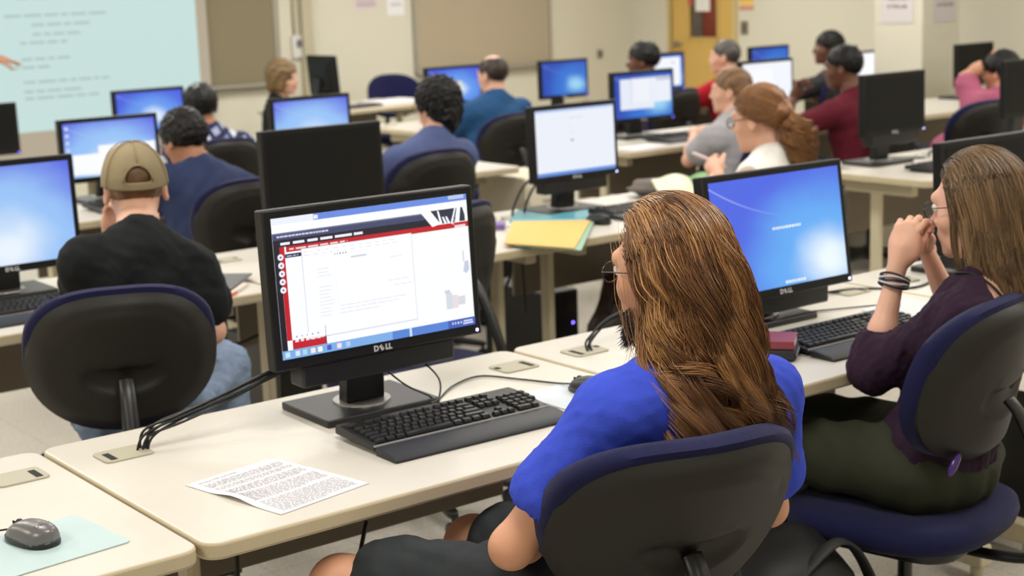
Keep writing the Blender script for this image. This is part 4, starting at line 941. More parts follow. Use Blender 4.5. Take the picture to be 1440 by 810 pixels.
class Field:
    def __init__(s, lo, hi, h):
        s.lo = A3(lo); s.h = h; n = np.ceil((A3(hi)-s.lo)/h).astype(int)+1
        s.ax = [(s.lo[i]+h*np.arange(n[i])).astype(np.float32) for i in range(3)]
        s.F = np.full(n, 0.2, np.float32)
    def sub(s, lo, hi):
        sl = []
        for i in range(3):
            a = max(0, int(np.floor((lo[i]-s.lo[i])/s.h))); b = min(len(s.ax[i]), int(np.ceil((hi[i]-s.lo[i])/s.h))+1)
            if b <= a: return None, None
            sl.append(slice(a, b))
        return tuple(sl), (s.ax[0][sl[0]][:, None, None], s.ax[1][sl[1]][None, :, None], s.ax[2][sl[2]][None, None, :])
    def add(s, p, k=0.03, off=0.0):
        lo, hi = bbox_of(p, off); m = max(0.03, k)+2*s.h
        sl, g = s.sub(lo-m, hi+m)
        if sl is None: return s
        d = ev(p, *g, off).astype(np.float32); f = s.F[sl]
        hh = np.maximum(k-np.abs(f-d), 0)/max(k, 1e-6); s.F[sl] = np.minimum(f, d)-hh*hh*k*0.25
        return s
    def cut(s, p, k=0.01, off=0.0):
        lo, hi = bbox_of(p, off); m = k+2*s.h
        sl, g = s.sub(lo-m, hi+m)
        if sl is None: return s
        d = -ev(p, *g, off).astype(np.float32); f = s.F[sl]
        hh = np.maximum(k-np.abs(f-d), 0)/max(k, 1e-6); s.F[sl] = np.maximum(f, d)+hh*hh*k*0.25
        return s
    def grid(s): return s.ax[0][:, None, None], s.ax[1][None, :, None], s.ax[2][None, None, :]
    def clip(s, n, pt):    # keep the side opposite to n
        n = nrm(n); X, Y, Z = s.grid(); s.F = np.maximum(s.F, ((X-pt[0])*n[0]+(Y-pt[1])*n[1]+(Z-pt[2])*n[2]).astype(np.float32)); return s
    def noise(s, amp, scale, seed=0, stretch=(1, 1, 1), n=5, sharp=False):
        rg = np.random.default_rng(seed); X, Y, Z = s.grid(); acc = 0
        near = np.abs(s.F) < 0.05
        idx = np.argwhere(near)
        if not len(idx): return s
        P = [s.ax[i][idx[:, i]] for i in range(3)]; acc = np.zeros(len(idx))
        for i in range(n):
            d = rg.normal(size=3)*np.array(stretch); d /= np.linalg.norm(d)/ (2*np.pi/scale*rg.uniform(0.6, 1.6))
            ph = rg.uniform(0, 6.28); w = P[0]*d[0]+P[1]*d[1]+P[2]*d[2]
            q = rg.normal(size=3)*2*np.pi/(scale*3)
            w = w+1.3*np.sin(P[0]*q[0]+P[1]*q[1]+P[2]*q[2])
            v = np.sin(w+ph); acc += (1-2*np.abs(v)**0.8 if sharp else v)
        s.F[near] -= (amp*acc/n**0.5).astype(np.float32); return s
    def mesh(s):
        F, h = s.F, s.h; nx, ny, nz = F.shape; I = F < 0
        cnt = np.zeros((nx-1, ny-1, nz-1), np.int8)
        offs = [(i, j, k) for i in (0, 1) for j in (0, 1) for k in (0, 1)]
        for i, j, k in offs: cnt += I[i:nx-1+i, j:ny-1+j, k:nz-1+k]
        act = np.argwhere((cnt > 0) & (cnt < 8))
        if not len(act): return np.zeros((0, 3)), np.zeros((0, 4), int)
        c = {o: F[act[:, 0]+o[0], act[:, 1]+o[1], act[:, 2]+o[2]] for o in offs}
        S = np.zeros((len(act), 3)); N = np.zeros(len(act))
        for a in offs:
            for ax in range(3):
                if a[ax]: continue
                b = list(a); b[ax] = 1; b = tuple(b)
                fa, fb = c[a], c[b]; m = (fa < 0) != (fb < 0)
                t = np.where(m, fa/np.where(m, fa-fb, 1), 0)
                for q in range(3): S[:, q] += np.where(m, a[q]+(t if q == ax else 0), 0)
                N += m
        V = s.lo+h*(act+S/N[:, None])
        idx = np.full((nx-1, ny-1, nz-1), -1, np.int32); idx[tuple(act.T)] = np.arange(len(act))
        Q = []
        for ax in range(3):
            o = [0, 0, 0]; o[ax] = 1
            a = I[:nx-o[0], :ny-o[1], :nz-o[2]]; b = I[o[0]:, o[1]:, o[2]:]
            e = np.argwhere(a != b); u, w = [(1, 2), (2, 0), (0, 1)][ax]
            ok = (e[:, u] > 0) & (e[:, w] > 0) & (e[:, u] < F.shape[u]-1) & (e[:, w] < F.shape[w]-1); e = e[ok]
            def cell(du, dw):
                q = e.copy(); q[:, u] += du; q[:, w] += dw; return idx[tuple(q.T)]
            quad = np.stack([cell(-1, -1), cell(0, -1), cell(0, 0), cell(-1, 0)], 1)
            fl = I[tuple(e.T)]; quad[~fl] = quad[~fl][:, ::-1]
            Q.append(quad)
        return V, np.concatenate(Q)
def field_for(prims, h, off=0.0, pad=0.035):
    lo = np.min([bbox_of(p, off)[0] for p in prims], 0)-pad; hi = np.max([bbox_of(p, off)[1] for p in prims], 0)+pad
    return Field(lo, hi, h)

# ------------------------------------------------------------------ people
SKIN = dict(
    fair=mat('skin_fair', (222, 172, 146), 0.5, var=0.08, vscale=18, sss=0.12, bump=0.06, bscale=260),
    tan=mat('skin_tan', (206, 150, 118), 0.5, var=0.08, vscale=18, sss=0.12, bump=0.06, bscale=260),
    olive=mat('skin_olive', (176, 122, 92), 0.5, var=0.08, vscale=18, sss=0.1),
    brown=mat('skin_brown', (104, 66, 48), 0.48, var=0.08, vscale=18, sss=0.05))
LIP = mat('lip', (178, 104, 96), 0.45)
EYEW = mat('eye_white', (226, 222, 216), 0.25); IRIS = mat('eye_iris', (60, 44, 34), 0.2)
def ypr(yaw, pitch=0, roll=0):
    """head/hand frames: local x right, y forward, z up; yaw counter-clockwise from +y, pitch down positive"""
    m = Matrix.Rotation(R(yaw), 3, 'Z') @ Matrix.Rotation(R(-pitch), 3, 'X') @ Matrix.Rotation(R(roll), 3, 'Y'); return np.array(m)
def ik(a, b, l1, l2, pole):
    a, b, pole = A3(a), A3(b), A3(pole); d = b-a; L = min(np.linalg.norm(d), l1+l2-0.004); u = nrm(d)
    x = (l1*l1-l2*l2+L*L)/(2*L); y = math.sqrt(max(l1*l1-x*x, 0)); p = nrm(pole-u*(pole@u)); return a+u*x+p*y, a+u*L

def head_prims(c, Rm, s=1.0, female=False):
    T = lambda p: c+Rm@(A3(p)*s)
    E = lambda p, r, q=None: ellip(T(p), A3(r)*s, Rm if q is None else Rm@q)
    j = 0.9 if female else 1.0
    P = [(E((0, -.012, .028), (.076, .095, .088)), .02), (E((0, .03, -.025), (.063*j, .066, .088)), .03), (E((0, .042, -.085), (.044*j, .044, .028)), .025),
         (E((0, .082, -.100), (.020, .016, .016)), .02), (E((.037, .058, -.028), (.024, .022, .022)), .02), (E((-.037, .058, -.028), (.024, .022, .022)), .02),
         (capsule(T((-.034, .084, .026)), T((.034, .084, .026)), .012*s), .02),
         (capsule(T((0, .092, .012)), T((0, .111, -.026)), .008*s, .0115*s), .012), (E((0, .078, -.058), (.032, .022, .028)), .02), (capsule(T((-.012, .098, -.033)), T((.012, .098, -.033)), .0085*s), .008),
         (E((0, .096, -.058), (.023, .010, .006)), .006), (E((0, .094, -.068), (.020, .010, .007)), .006)]
    for sx in (-1, 1):
        q = np.array(Matrix.Rotation(R(sx*-18), 3, 'Z') @ Matrix.Rotation(R(12), 3, 'X'))
        P += [(E((sx*.078, -.012, -.008), (.009, .020, .032), q), .008), (E((sx*.081, -.008, -.034), (.007, .010, .010)), .006)]
    C = [(E((sx*.031, .104, .004), (.017, .014, .011)), .008) for sx in (-1, 1)] + [(E((sx*.089, -.004, -.004), (.007, .010, .017)), .006) for sx in (-1, 1)]
    return P, C
def hand_prims(W, d, n, side, curl=(25, 28, 30, 34), s=1.0, thumb=0.5, spread=1.0):
    """W wrist, d direction to the fingers, n the way the palm faces, side +1/-1 puts the thumb on that side of cross(n,d)"""
    d = nrm(d); n = nrm(A3(n)-d*(A3(n)@d)); l = np.cross(n, d)*side; W = A3(W)
    Rm = np.stack([l, d, n], 1)
    P = [(ellip(W+d*.048*s, (.040*s, .052*s, .0165*s), Rm), .012), (capsule(W-d*.03, W+d*.03*s, .025*s, .026*s), .02), (ellip(W+d*.03*s+l*.022*s+n*.008*s, (.018*s, .034*s, .016*s), Rm), .015)]
    for i in range(4):
        L = (.072, .080, .075, .058)[i]*s; r = (.0090, .0093, .0088, .0078)[i]*s
        b = W+d*(.086, .090, .086, .078)[i]*s+l*(.029-.0195*i)*s; dirn = nrm(d+l*(.10-.07*i)*spread); cu = curl[i]
        nn = n
        for k, f in enumerate((.44, .31, .25)):
            a = R(cu*(0.8, 1.1, 0.8)[k]); nn = nrm(nn-dirn*(nn@dirn))
            dirn, nn = nrm(dirn*math.cos(a)+nn*math.sin(a)), nrm(nn*math.cos(a)-dirn*math.sin(a))
            e = b+dirn*L*f; P.append((capsule(b, e, r*(1-.06*k), r*(.94-.08*k)), .004)); b = e
    td = nrm(d*.75+l*.62*thumb*2+n*.35); b = W+d*.022*s+l*.030*s+n*.006*s
    e = b+td*.040*s; P.append((capsule(b, e, .0135*s, .0112*s), .010)); td2 = nrm(td+d*.45+n*.25); e2 = e+td2*.033*s; P.append((capsule(e, e2, .0108*s, .0095*s), .005))
    e3 = e2+nrm(td2+n*.2)*.024*s; P.append((capsule(e2, e3, .0098*s, .0078*s), .004))
    return P

class Person: pass
def skeleton(head, yaw, hip, hy=None, hp=0, hr=0, sw=.185, female=False, S=None, seat=True, scale=1.0, knees=None, ankles=None, wrists=None, poles=None, girth=1.0, tilt=0.0):
    """joint positions. head: centre of the skull, yaw: where the body faces, hip: midpoint of the hips"""
    q = Person(); q.yaw = yaw; f = A3((-math.sin(R(yaw)), math.cos(R(yaw)), 0)); r = A3((f[1], -f[0], 0)); up = A3((0, 0, 1))
    q.f, q.r = f, r; q.head = A3(head); q.hrot = ypr(yaw if hy is None else hy, hp, hr); q.hip = A3(hip); q.female = female; q.girth = girth
    q.S = A3(S) if S is not None else q.head-up*0.215*scale-f*0.045
    q.up = nrm(q.S-q.hip); rr = nrm(r+up*tilt); q.rr = rr
    q.sh = [q.S+sd*rr*sw-up*0.02 for sd in (-1, 1)]
    q.hj = [q.hip+sd*r*.085 for sd in (-1, 1)]
    q.kn = [A3(k) for k in knees] if knees else [q.hj[i]+f*.41+r*(-1, 1)[i]*.06+up*.0 for i in (0, 1)]
    q.an = [A3(k) for k in ankles] if ankles else [A3((q.kn[i][0], q.kn[i][1], 0.09))-f*0.06 for i in (0, 1)]
    q.el, q.wr = [None, None], [None, None]
    for i in (0, 1):
        w = wrists[i] if wrists and wrists[i] is not None else q.S+f*.36+r*(-1, 1)[i]*.15-up*(q.S[2]-0.78)
        pl = poles[i] if poles and poles[i] is not None else r*(-1, 1)[i]*.45-up-f*.25
        q.el[i], q.wr[i] = ik(q.sh[i], w, .30, .26, pl)
    return q
def torso_prims(q):
    g = q.girth; fm = q.female; L = lambda t: q.hip+(q.S-q.hip)*t
    Rm = np.stack([q.rr, nrm(np.cross(q.up, q.rr)), q.up], 1)
    P = [(ellip(q.hip+q.up*.01, ((.165 if fm else .16)*g, .115*g, .115), Rm), .05), (ellip(L(.34), ((.132 if fm else .15)*g, .10*g, .14), Rm), .05),
         (ellip(L(.68)+q.f*.008, ((.142 if fm else .165)*g, .108*g, .165), Rm), .05), (ellip(L(.88)-q.f*.012, ((.135 if fm else .16)*g, .085*g, .10), Rm), .05),
         (capsule(q.sh[0], q.sh[1], .052*g), .05), (capsule(q.S-q.up*.05, q.S+q.up*.02-q.f*.008, .066), .04)]
    n0 = q.head-q.up*.05
    for i in (0, 1): P.append((capsule(q.S+(q.head-q.S)*.35-q.f*.02, q.S+(q.sh[i]-q.S)*.75, .040, .045), .05))
    if fm:
        for sx in (-1, 1): P.append((ellip(L(.66)+q.f*.085+q.rr*sx*.065, (.058, .055, .06), Rm), .04))
    return P
def arm_prims(q, i, t0=0.0, t1=2.0, ru=(.052, .042), rf=(.041, .028)):
    k = 0.85 if q.female else 1.0; P = []
    s, e, w = q.sh[i], q.el[i], q.wr[i]
    te = min(1.0, t1); P.append((capsule(s, s+(e-s)*te, ru[0]*k, (ru[0]+(ru[1]-ru[0])*te)*k), .03))
    if t1 > 1.0:
        tf = t1-1; m = e+(w-e)*min(tf, .35); P.append((capsule(e, m, rf[0]*k, (rf[0]+.002)*k), .02))
        if tf > .35: P.append((capsule(m, e+(w-e)*tf, (rf[0]+.002)*k, (rf[0]+(rf[1]-rf[0])*tf)*k), .02))
    return P
def leg_prims(q, i, t1=2.0, foot=True):
    P = [(capsule(q.hj[i], q.hj[i]+(q.kn[i]-q.hj[i])*min(1, t1), .085*q.girth, (.085+(.058-.085)*min(1, t1))*q.girth), .04)]
    if t1 > 1:
        a = q.an[i]; k = q.kn[i]; t = t1-1; P.append((capsule(k, k+(a-k)*min(t, .4), .056, .054), .03))
        if t > .4: P.append((capsule(k+(a-k)*.4, k+(a-k)*t, .054, .054+(.036-.054)*t), .03))
    return P
def neck_prims(q): return [(capsule(q.S-q.f*.01+q.up*.02, q.head+q.hrot@A3((0, -.022, -.055)), .056 if not q.female else .048, .051 if not q.female else .044), .03)]
def offset_mesh(V, root): return V-np.array(root.location)

def make_body(q, root, skin, h, hands, hh=0.0042, hd=0.0045, lips=True, legs=2.0, name='body'):
    """one continuous skin surface: torso, limbs, neck, head, hands"""
    P = torso_prims(q)+neck_prims(q)
    for i in (0, 1): P += arm_prims(q, i)+leg_prims(q, i, legs)
    H, C = head_prims(q.head, q.hrot, female=q.female)
    Fd = field_for([p for p, k in P+H], h)
    for p, k in P: Fd.add(p, k, -0.006)
    parts = []
    hb = Field(q.head-np.array([.15, .15, .17]), q.head+np.array([.15, .15, .16]), hd)
    for fld in (hb,):
        for p, k in torso_prims(q)[-3 if not q.female else -5:]: fld.add(p, k, -0.006)
        for p, k in neck_prims(q)+H: fld.add(p, k)
        for p, k in C: fld.cut(p, k)
    parts.append(hb.mesh())
    for p, k in neck_prims(q): Fd.add(p, k)
    Fd.cut(ellip(q.head+A3((0, 0, .03)), (.10, .12, .13), q.hrot), .001)
    parts.append(Fd.mesh())
    for i, hp in enumerate(hands):
        if hp is None: continue
        pr = [p for p, k in hp]; fl = field_for(pr, hh, pad=0.02)
        for p, k in hp: fl.add(p, k)
        parts.append(fl.mesh())
    V = np.concatenate([p[0] for p in parts]); o = 0; Fs = []
    for v, f in parts: Fs.append(f+o); o += len(v)
    Fs = np.concatenate(Fs)
    mi = np.zeros(len(Fs), int)
    if lips:
        loc = (V[Fs].mean(1)-q.head)@q.hrot
        mi[(np.abs(loc[:, 0]) < .024) & (loc[:, 1] > .085) & (loc[:, 2] < -.051) & (loc[:, 2] > -.075)] = 1
    b = raw(name, offset_mesh(V, root), Fs, [skin, LIP], root, mi=mi)
    e = MB()
    for sx in (-1, 1):
        e = MB(); c = q.head+q.hrot@A3((sx*.031, .0865, .004)); fwd = q.hrot@A3((0, 1, 0))
        e.ball(tuple(c-np.array(root.location)), .0115, 12, 0); k = len(e.f)
        e.ball(tuple(c+fwd*.0066-np.array(root.location)), .0058, 8, 1); e.build('eye', [EYEW, IRIS], root, smooth=True)
    return b
def garment(name, q, root, prims, m, h, off=0.012, clips=(), cuts=(), noise=None, label=None, k=None, pad=.035):
    Fd = field_for([p for p, _ in prims], h, off, pad)
    for p, kk in prims: Fd.add(p, kk if k is None else k, off)
    if noise:
        for nz in (noise if isinstance(noise, list) else [noise]): Fd.noise(*nz[:3], **(nz[3] if len(nz) > 3 else {}))
    for n, pt in clips: Fd.clip(n, pt)
    for p, kk in cuts: Fd.cut(p, kk)
    V, F = Fd.mesh(); o = raw(name, offset_mesh(V, root), F, m, root)
    if label: o['label'] = label
    return o
def sleeve(q, i, frac, flare=.012):
    s, e = q.sh[i], q.el[i]; k = 0.88 if q.female else 1.0
    return [(capsule(s, s+(e-s)*frac, .056*k, (.050+flare)*k), .035)]
def neck_cut(q, r=.075, dz=0.0):
    return [(capsule(q.S+q.up*(.055+dz)+q.f*.025, q.head+q.hrot@A3((0, .0, -.06)), r*.80, r*0.95), .012)]
def shoe(q, i, root, m):
    a = q.an[i]; f = nrm(A3((q.f[0], q.f[1], 0))); z = 0.03
    P = [capsule((a[0]-f[0]*.04, a[1]-f[1]*.04, .042), (a[0]+f[0]*.13, a[1]+f[1]*.13, .034), .042, .036), capsule((a[0], a[1], .05), (a[0], a[1], .10), .044, .044)]
    Fd = field_for(P, .009)
    for p in P: Fd.add(p, .03)
    Fd.clip((0, 0, -1), (0, 0, .004)); V, F = Fd.mesh(); raw('shoe', offset_mesh(V, root), F, m, root)
SHOE = mat('shoe_dark', (40, 38, 40), 0.6)

def hair_cap(q, root, m, h=.006, grow=.012, slope=.62, z0=.005, amp=.004, extra=(), holes=(), name='hair', seed=1, back=None, rnd=0.45, clip=True):
    T = lambda p: q.head+q.hrot@A3(p)
    P = [(ellip(T((0, -.012, .028)), (.076+grow, .095+grow, .088+grow), q.hrot), .02)]+list(extra)
    Fd = field_for([p for p, _ in P], h)
    Fd.add(P[0][0], .02)
    if clip:
        n = q.hrot@nrm(A3((0, slope, -1.0))); Fd.clip(n, T((0, 0, z0)))
    for p, k in P[1:]: Fd.add(p, k)
    for p, k in holes: Fd.cut(p, k)
    if amp: Fd.noise(amp, .022, seed, n=6)
    V, F = Fd.mesh(); o = raw(name, offset_mesh(V, root), F, m, root)
    a = o.data.attributes.new('rnd', 'FLOAT', 'POINT'); rg = np.random.default_rng(seed)
    a.data.foreach_set('value', np.clip(rnd+0.18*np.sin(V@rg.normal(size=3)*160)+rg.normal(size=len(V))*.06, 0, 1).astype(np.float32))
    return o
def strand_mesh(name, Pts, rad, rnd, m, root, sides=3):
    """Pts (N,S,3) strand centre lines -> one mesh of thin tapered fibres"""
    N, S, _ = Pts.shape; T = np.gradient(Pts, axis=1); T /= np.linalg.norm(T, axis=2, keepdims=True)+1e-9
    ref = np.where(np.abs(T[..., 2:3]) < .85, np.array([0, 0, 1.0]), np.array([1.0, 0, 0])); U = np.cross(T, ref); U /= np.linalg.norm(U, axis=2, keepdims=True)+1e-9; W = np.cross(T, U)
    tp = np.interp(np.linspace(0, 1, S), [0, .1, .7, 1], [.7, 1, .85, .15])[None, :, None]
    R_ = np.asarray(rad).reshape(-1, 1, 1)*tp
    V = np.stack([Pts+R_*(U*math.cos(2*math.pi*k/sides)+W*math.sin(2*math.pi*k/sides)) for k in range(sides)], 2)
    base = (np.arange(N)*S*sides)[:, None, None]+(np.arange(S-1)*sides)[None, :, None]
    k = np.arange(sides)[None, None, :]; k2 = (k+1) % sides
    F = np.stack([base+k, base+k2, base+sides+k2, base+sides+k], -1).reshape(-1, 4)
    o = raw(name, V.reshape(-1, 3)-np.array(root.location), F, m, root)
    a = o.data.attributes.new('rnd', 'FLOAT', 'POINT'); a.data.foreach_set('value', np.repeat(np.asarray(rnd, np.float32), S*sides))
    return o
def comb(roots, dirs, L, S, coll, g=0.25, jit=0.0, rng=None, lift=None, damp=0.80, back=-.16):
    """grow strands: keep going, bend to gravity, stay outside the colliders"""
    P = roots.copy(); D = dirs.copy(); out = [P.copy()]; seg = (L/(S-1))[:, None]
    for s in range(S-1):
        D = D*damp+np.array([0, back, -1.0])*g
        if jit: D += rng.normal(size=D.shape)*jit
        D /= np.linalg.norm(D, axis=1, keepdims=True); Q = P+D*seg
        for kind, c, r, Rm in coll:
            if kind == 'e':
                rr = r[None, :]+lift[:, None]; l = ((Q-c)@Rm)/rr; d = np.linalg.norm(l, axis=1); m = d < 1
                Q[m] = c+((l[m]/d[m, None])*rr[m])@Rm.T
            else:
                a, b = c; ab = b-a; t = np.clip(((Q-a)@ab)/(ab@ab), 0, 1)[:, None]; v = Q-(a+t*ab); d = np.linalg.norm(v, axis=1); rr = r+lift; m = d < rr
                Q[m] = (a+t*ab)[m]+v[m]/d[m, None]*rr[m, None]
        D = Q-P; n = np.linalg.norm(D, axis=1, keepdims=True); D /= n+1e-9; P = P+D*seg; out.append(P.copy())
    return np.stack(out, 1)
def glasses(q, root, m, r=.021, w=.0013, lens=None, rx=1.15):
    T = lambda p: tuple(q.head+q.hrot@A3(p)-np.array(root.location))
    g = MB()
    for sx in (-1, 1):
        ring = [T((sx*.033+r*rx*math.cos(a), .107+.002*math.cos(a)*sx*-1, .0+r*.85*math.sin(a))) for a in [2*math.pi*k/20 for k in range(21)]]
        g.tube(ring, w, 6); g.tube([T((sx*(.033+r*rx), .105, .004)), T((sx*.075, .085, .006)), T((sx*.086, -.005, .006)), T((sx*.083, -.03, -.012))], w, 6)
    g.tube([T((-.012, .110, .004)), T((0, .116, .006)), T((.012, .110, .004))], w, 6)
    o = g.build('glasses', m, root, smooth=True)
    if lens:
        for sx in (-1, 1):
            l = MB(); n = 20; l.add([T((sx*.033+r*rx*math.cos(2*math.pi*k/n), .1065, r*.85*math.sin(2*math.pi*k/n))) for k in range(n)]+[T((sx*.033+r*rx*math.cos(2*math.pi*k/n), .1085, r*.85*math.sin(2*math.pi*k/n))) for k in range(n)], [tuple(range(n))[::-1], tuple(range(n, 2*n))]+[(k, (k+1) % n, n+(k+1) % n, n+k) for k in range(n)])
            l.build('lens', lens, o)
    return o
# ------------------------------------------------------------------ the people
def cloth(name, rgb, rough=0.85, **k): return mat(name, rgb, rough, var=k.pop('var', 0.10), vscale=k.pop('vscale', 40), bump=k.pop('bump', 0.35), bscale=k.pop('bscale', 500), sheen=0.0, spec=0.25, **k)
def person(label, q, loc=None):
    r = thing('person', label, 'person', (q.hip[0], q.hip[1], 0.0) if loc is None else loc); return r
def default_hands(q, curl=(22, 26, 28, 32)):
    H = []
    for i in (0, 1):
        d = q.wr[i]-q.el[i]; d = nrm(d*A3((1, 1, .35))); H.append(hand_prims(q.wr[i]+d*.01, d, (0, 0, -1), -1 if i == 0 else 1, curl, s=0.9 if q.female else 1.0))
    return H
# thumb side: with the palm down the thumb of the left hand lies to the right, so cross(n,d) is checked in hand_side()
def hand_side(q, d, n, i):
    l = np.cross(nrm(n), nrm(d)); inward = q.r*(1 if i == 0 else -1); return 1 if l@inward > 0 else -1
def hands_for(q, spec=None):
    H = []
    for i in (0, 1):
        s = (spec or {}).get(i, {})
        d = A3(s['d']) if 'd' in s else nrm(nrm((q.wr[i]-q.el[i])*A3((1, 1, 0)))+A3((0, 0, .08))); n = A3(s.get('n', (0, 0, -1)))
        side = s.get('side', hand_side(q, d, n, i))
        H.append(hand_prims(q.wr[i], d, n, side, s.get('curl', (14, 17, 19, 22)), s=0.9 if q.female else 1.0, thumb=s.get('thumb', .5), spread=s.get('spread', 1.0)))
    return H

HB = hair_mat('hair_black', (8, 7, 7), (15, 13, 13), (32, 28, 28), 0.42); HB.node_tree.nodes['Principled BSDF'].inputs['Specular IOR Level'].default_value = 0.3
HDB = hair_mat('hair_dark_brown', (30, 20, 14), (52, 36, 26), (84, 60, 42), 0.45)
HLB = hair_mat('hair_light_brown', (70, 48, 28), (118, 84, 52), (160, 122, 80), 0.5)
HG = hair_mat('hair_grey', (40, 36, 34), (80, 74, 70), (140, 132, 126), 0.5)
HM = hair_mat('hair_chestnut', (54, 32, 18), (122, 79, 44), (200, 150, 92), 0.36)
HW = hair_mat('hair_ash_brown', (58, 42, 28), (112, 86, 58), (164, 132, 94), 0.34)
HR = hair_mat('hair_auburn', (70, 40, 20), (138, 90, 48), (210, 158, 102), 0.36)
HBL = hair_mat('hair_blond', (66, 48, 26), (110, 84, 46), (160, 128, 76), 0.5)

def simple(label, q, skin, top, pants, h=.010, sleeve_frac=.75, hair=None, hair_kw=None, spec=None, long_sleeve=False, shorts=None, top_name='shirt', fold=.0025, shoes=True, collar=.072):
    r = person(label, q)
    make_body(q, r, skin, h, hands_for(q, spec), hh=.0055, hd=.006)
    P = torso_prims(q)
    for i in (0, 1): P += (arm_prims(q, i, 0, 1.85, (.056, .050), (.048, .040)) if long_sleeve else sleeve(q, i, sleeve_frac))
    garment(top_name, q, r, P, top, h*.8, .012, clips=[((0, 0, -1), q.hip-A3((0, 0, .07)))], cuts=neck_cut(q, collar), noise=[(fold, .09, int(abs(q.head[0])*100))])
    L = [(ellip(q.hip, (.165*q.girth, .12*q.girth, .115), np.stack([q.r, q.f, A3((0, 0, 1))], 1)), .04)]
    for i in (0, 1): L += leg_prims(q, i, 1.93 if not shorts else 1.0)
    garment('trousers', q, r, L, pants, h, .010, clips=[(A3((0, 0, 1))-q.f*.75, q.hip+A3((0, 0, .10)))], noise=[(.003, .12, 3)])
    if shoes:
        for i in (0, 1): shoe(q, i, r, SHOE)
    if hair: hair_cap(q, r, hair, **(hair_kw or {}))
    return r

plaid = cloth('checked_cotton', (150, 158, 190), var=0)
_nt = plaid.node_tree; _tc = _nt.nodes.new('ShaderNodeTexCoord'); _ch = _nt.nodes.new('ShaderNodeTexBrick')
_ch.offset = 0.5; _ch.inputs['Scale'].default_value = 1.0; _ch.inputs['Brick Width'].default_value = .07; _ch.inputs['Row Height'].default_value = .06; _ch.inputs['Mortar Size'].default_value = .014
_ch.inputs['Color1'].default_value = lin((214, 216, 226)); _ch.inputs['Color2'].default_value = lin((110, 124, 180)); _ch.inputs['Mortar'].default_value = lin((40, 46, 76))
_mp = _nt.nodes.new('ShaderNodeMapping'); _mp.inputs['Rotation'].default_value = (R(80), 0, R(20))
_nt.links.new(_tc.outputs['Object'], _mp.inputs['Vector']); _nt.links.new(_mp.outputs['Vector'], _ch.inputs['Vector']); _nt.links.new(_ch.outputs['Color'], _nt.nodes['Principled BSDF'].inputs['Base Color'])
DENIM = cloth('denim', (134, 152, 178), var=0.35, vscale=9); DARKP = cloth('dark_trousers', (40, 42, 50)); OLIVE = cloth('olive_trousers', (50, 52, 38))

# ---- long-haired man in the blue tee, front
q = skeleton((.741, -.35, 1.154), 3, (.70, -.32, .56), hy=6, hp=6, sw=.190, S=(.752, -.395, .935), tilt=-.12, girth=1.06,
             knees=((.27, .03, .585), (.60, .07, .57)), ankles=((.34, .12, .10), (.62, .16, .10)),
             wrists=((.60, -.16, .665), (.90, -.12, .67)), poles=((-1, -.55, -.9), (1, -.3, -1)))
q.el[0] = A3((.415, -.30, .715)); q.el[1] = A3((1.01, -.33, .65))
MAN = q
r = person('long-haired man in a blue tee and dark shorts seated at the front desk', q)
make_body(q, r, SKIN['tan'], .0065, hands_for(q), hh=.004, hd=.0042)
TEE = cloth('blue_cotton', (54, 74, 190), bump=0.25, bscale=260, var=0.08, vscale=30)
P = torso_prims(q)
for i in (0, 1): P += sleeve(q, i, .60, .012)
hol = []
for i in (0, 1):
    s_, e_ = q.sh[i], q.el[i]; hol.append((capsule(s_+(e_-s_)*.52, s_+(e_-s_)*1.0, .054, .060), .004))
seams = []
garment('shirt', q, r, P, TEE, .0052, .011, clips=[((0, 0, -1), q.hip-A3((0, 0, .06)))]+[], cuts=neck_cut(q, .074)+hol,
        noise=[(.0026, .17, 5, dict(stretch=(1, .6, .8))), (.0012, .07, 8, dict(sharp=True))])
# sleeve hems
for i in (0, 1):
    s_, e_ = q.sh[i], q.el[i]; c = s_+(e_-s_)*.985
# shirt print fragment
pr = MB()
pr.tube([(-.012, 0, -.014), (-.009, 0, .004), (0, 0, .014), (.006, 0, .004), (.004, 0, -.014), (-.004, 0, -.012)], .0022, 6)

from mathutils.bvhtree import BVHTree
so_ = [c for c in r.children if c.name.startswith('shirt')][0]
hit = BVHTree.FromObject(so_, bpy.context.evaluated_depsgraph_get()).ray_cast(Vector((.575, -2, .895))-r.location, Vector((0, 1, 0)))[0]
pr.xf(Matrix.Translation((hit if hit is not None else Vector((.56, -.53, .9))-r.location)+Vector((0, -.001, 0))))
pr.build('printed_emblem', mat('pale_print', (150, 190, 220), 0.6), r, smooth=True)
SHORT = cloth('dark_shorts', (44, 48, 50), vscale=20, bump=0.5)
L = [(ellip(q.hip, (.17, .125, .115)), .04)]
for i in (0, 1): L += [(capsule(q.hj[i], q.hj[i]+(q.kn[i]-q.hj[i])*.80, .095, .083), .04)]
garment('shorts', q, r, L, SHORT, .0065, .012, clips=[(A3((0, 0, 1))-q.f*.75, q.hip+A3((0, 0, .10)))], noise=[(.004, .10, 4), (.002, .05, 9)])
for i in (0, 1): shoe(q, i, r, SHOE)
glasses(q, r, mat('glasses_metal', (70, 66, 60), 0.3, metal=0.8))
T = lambda p: q.head+q.hrot@A3(p)
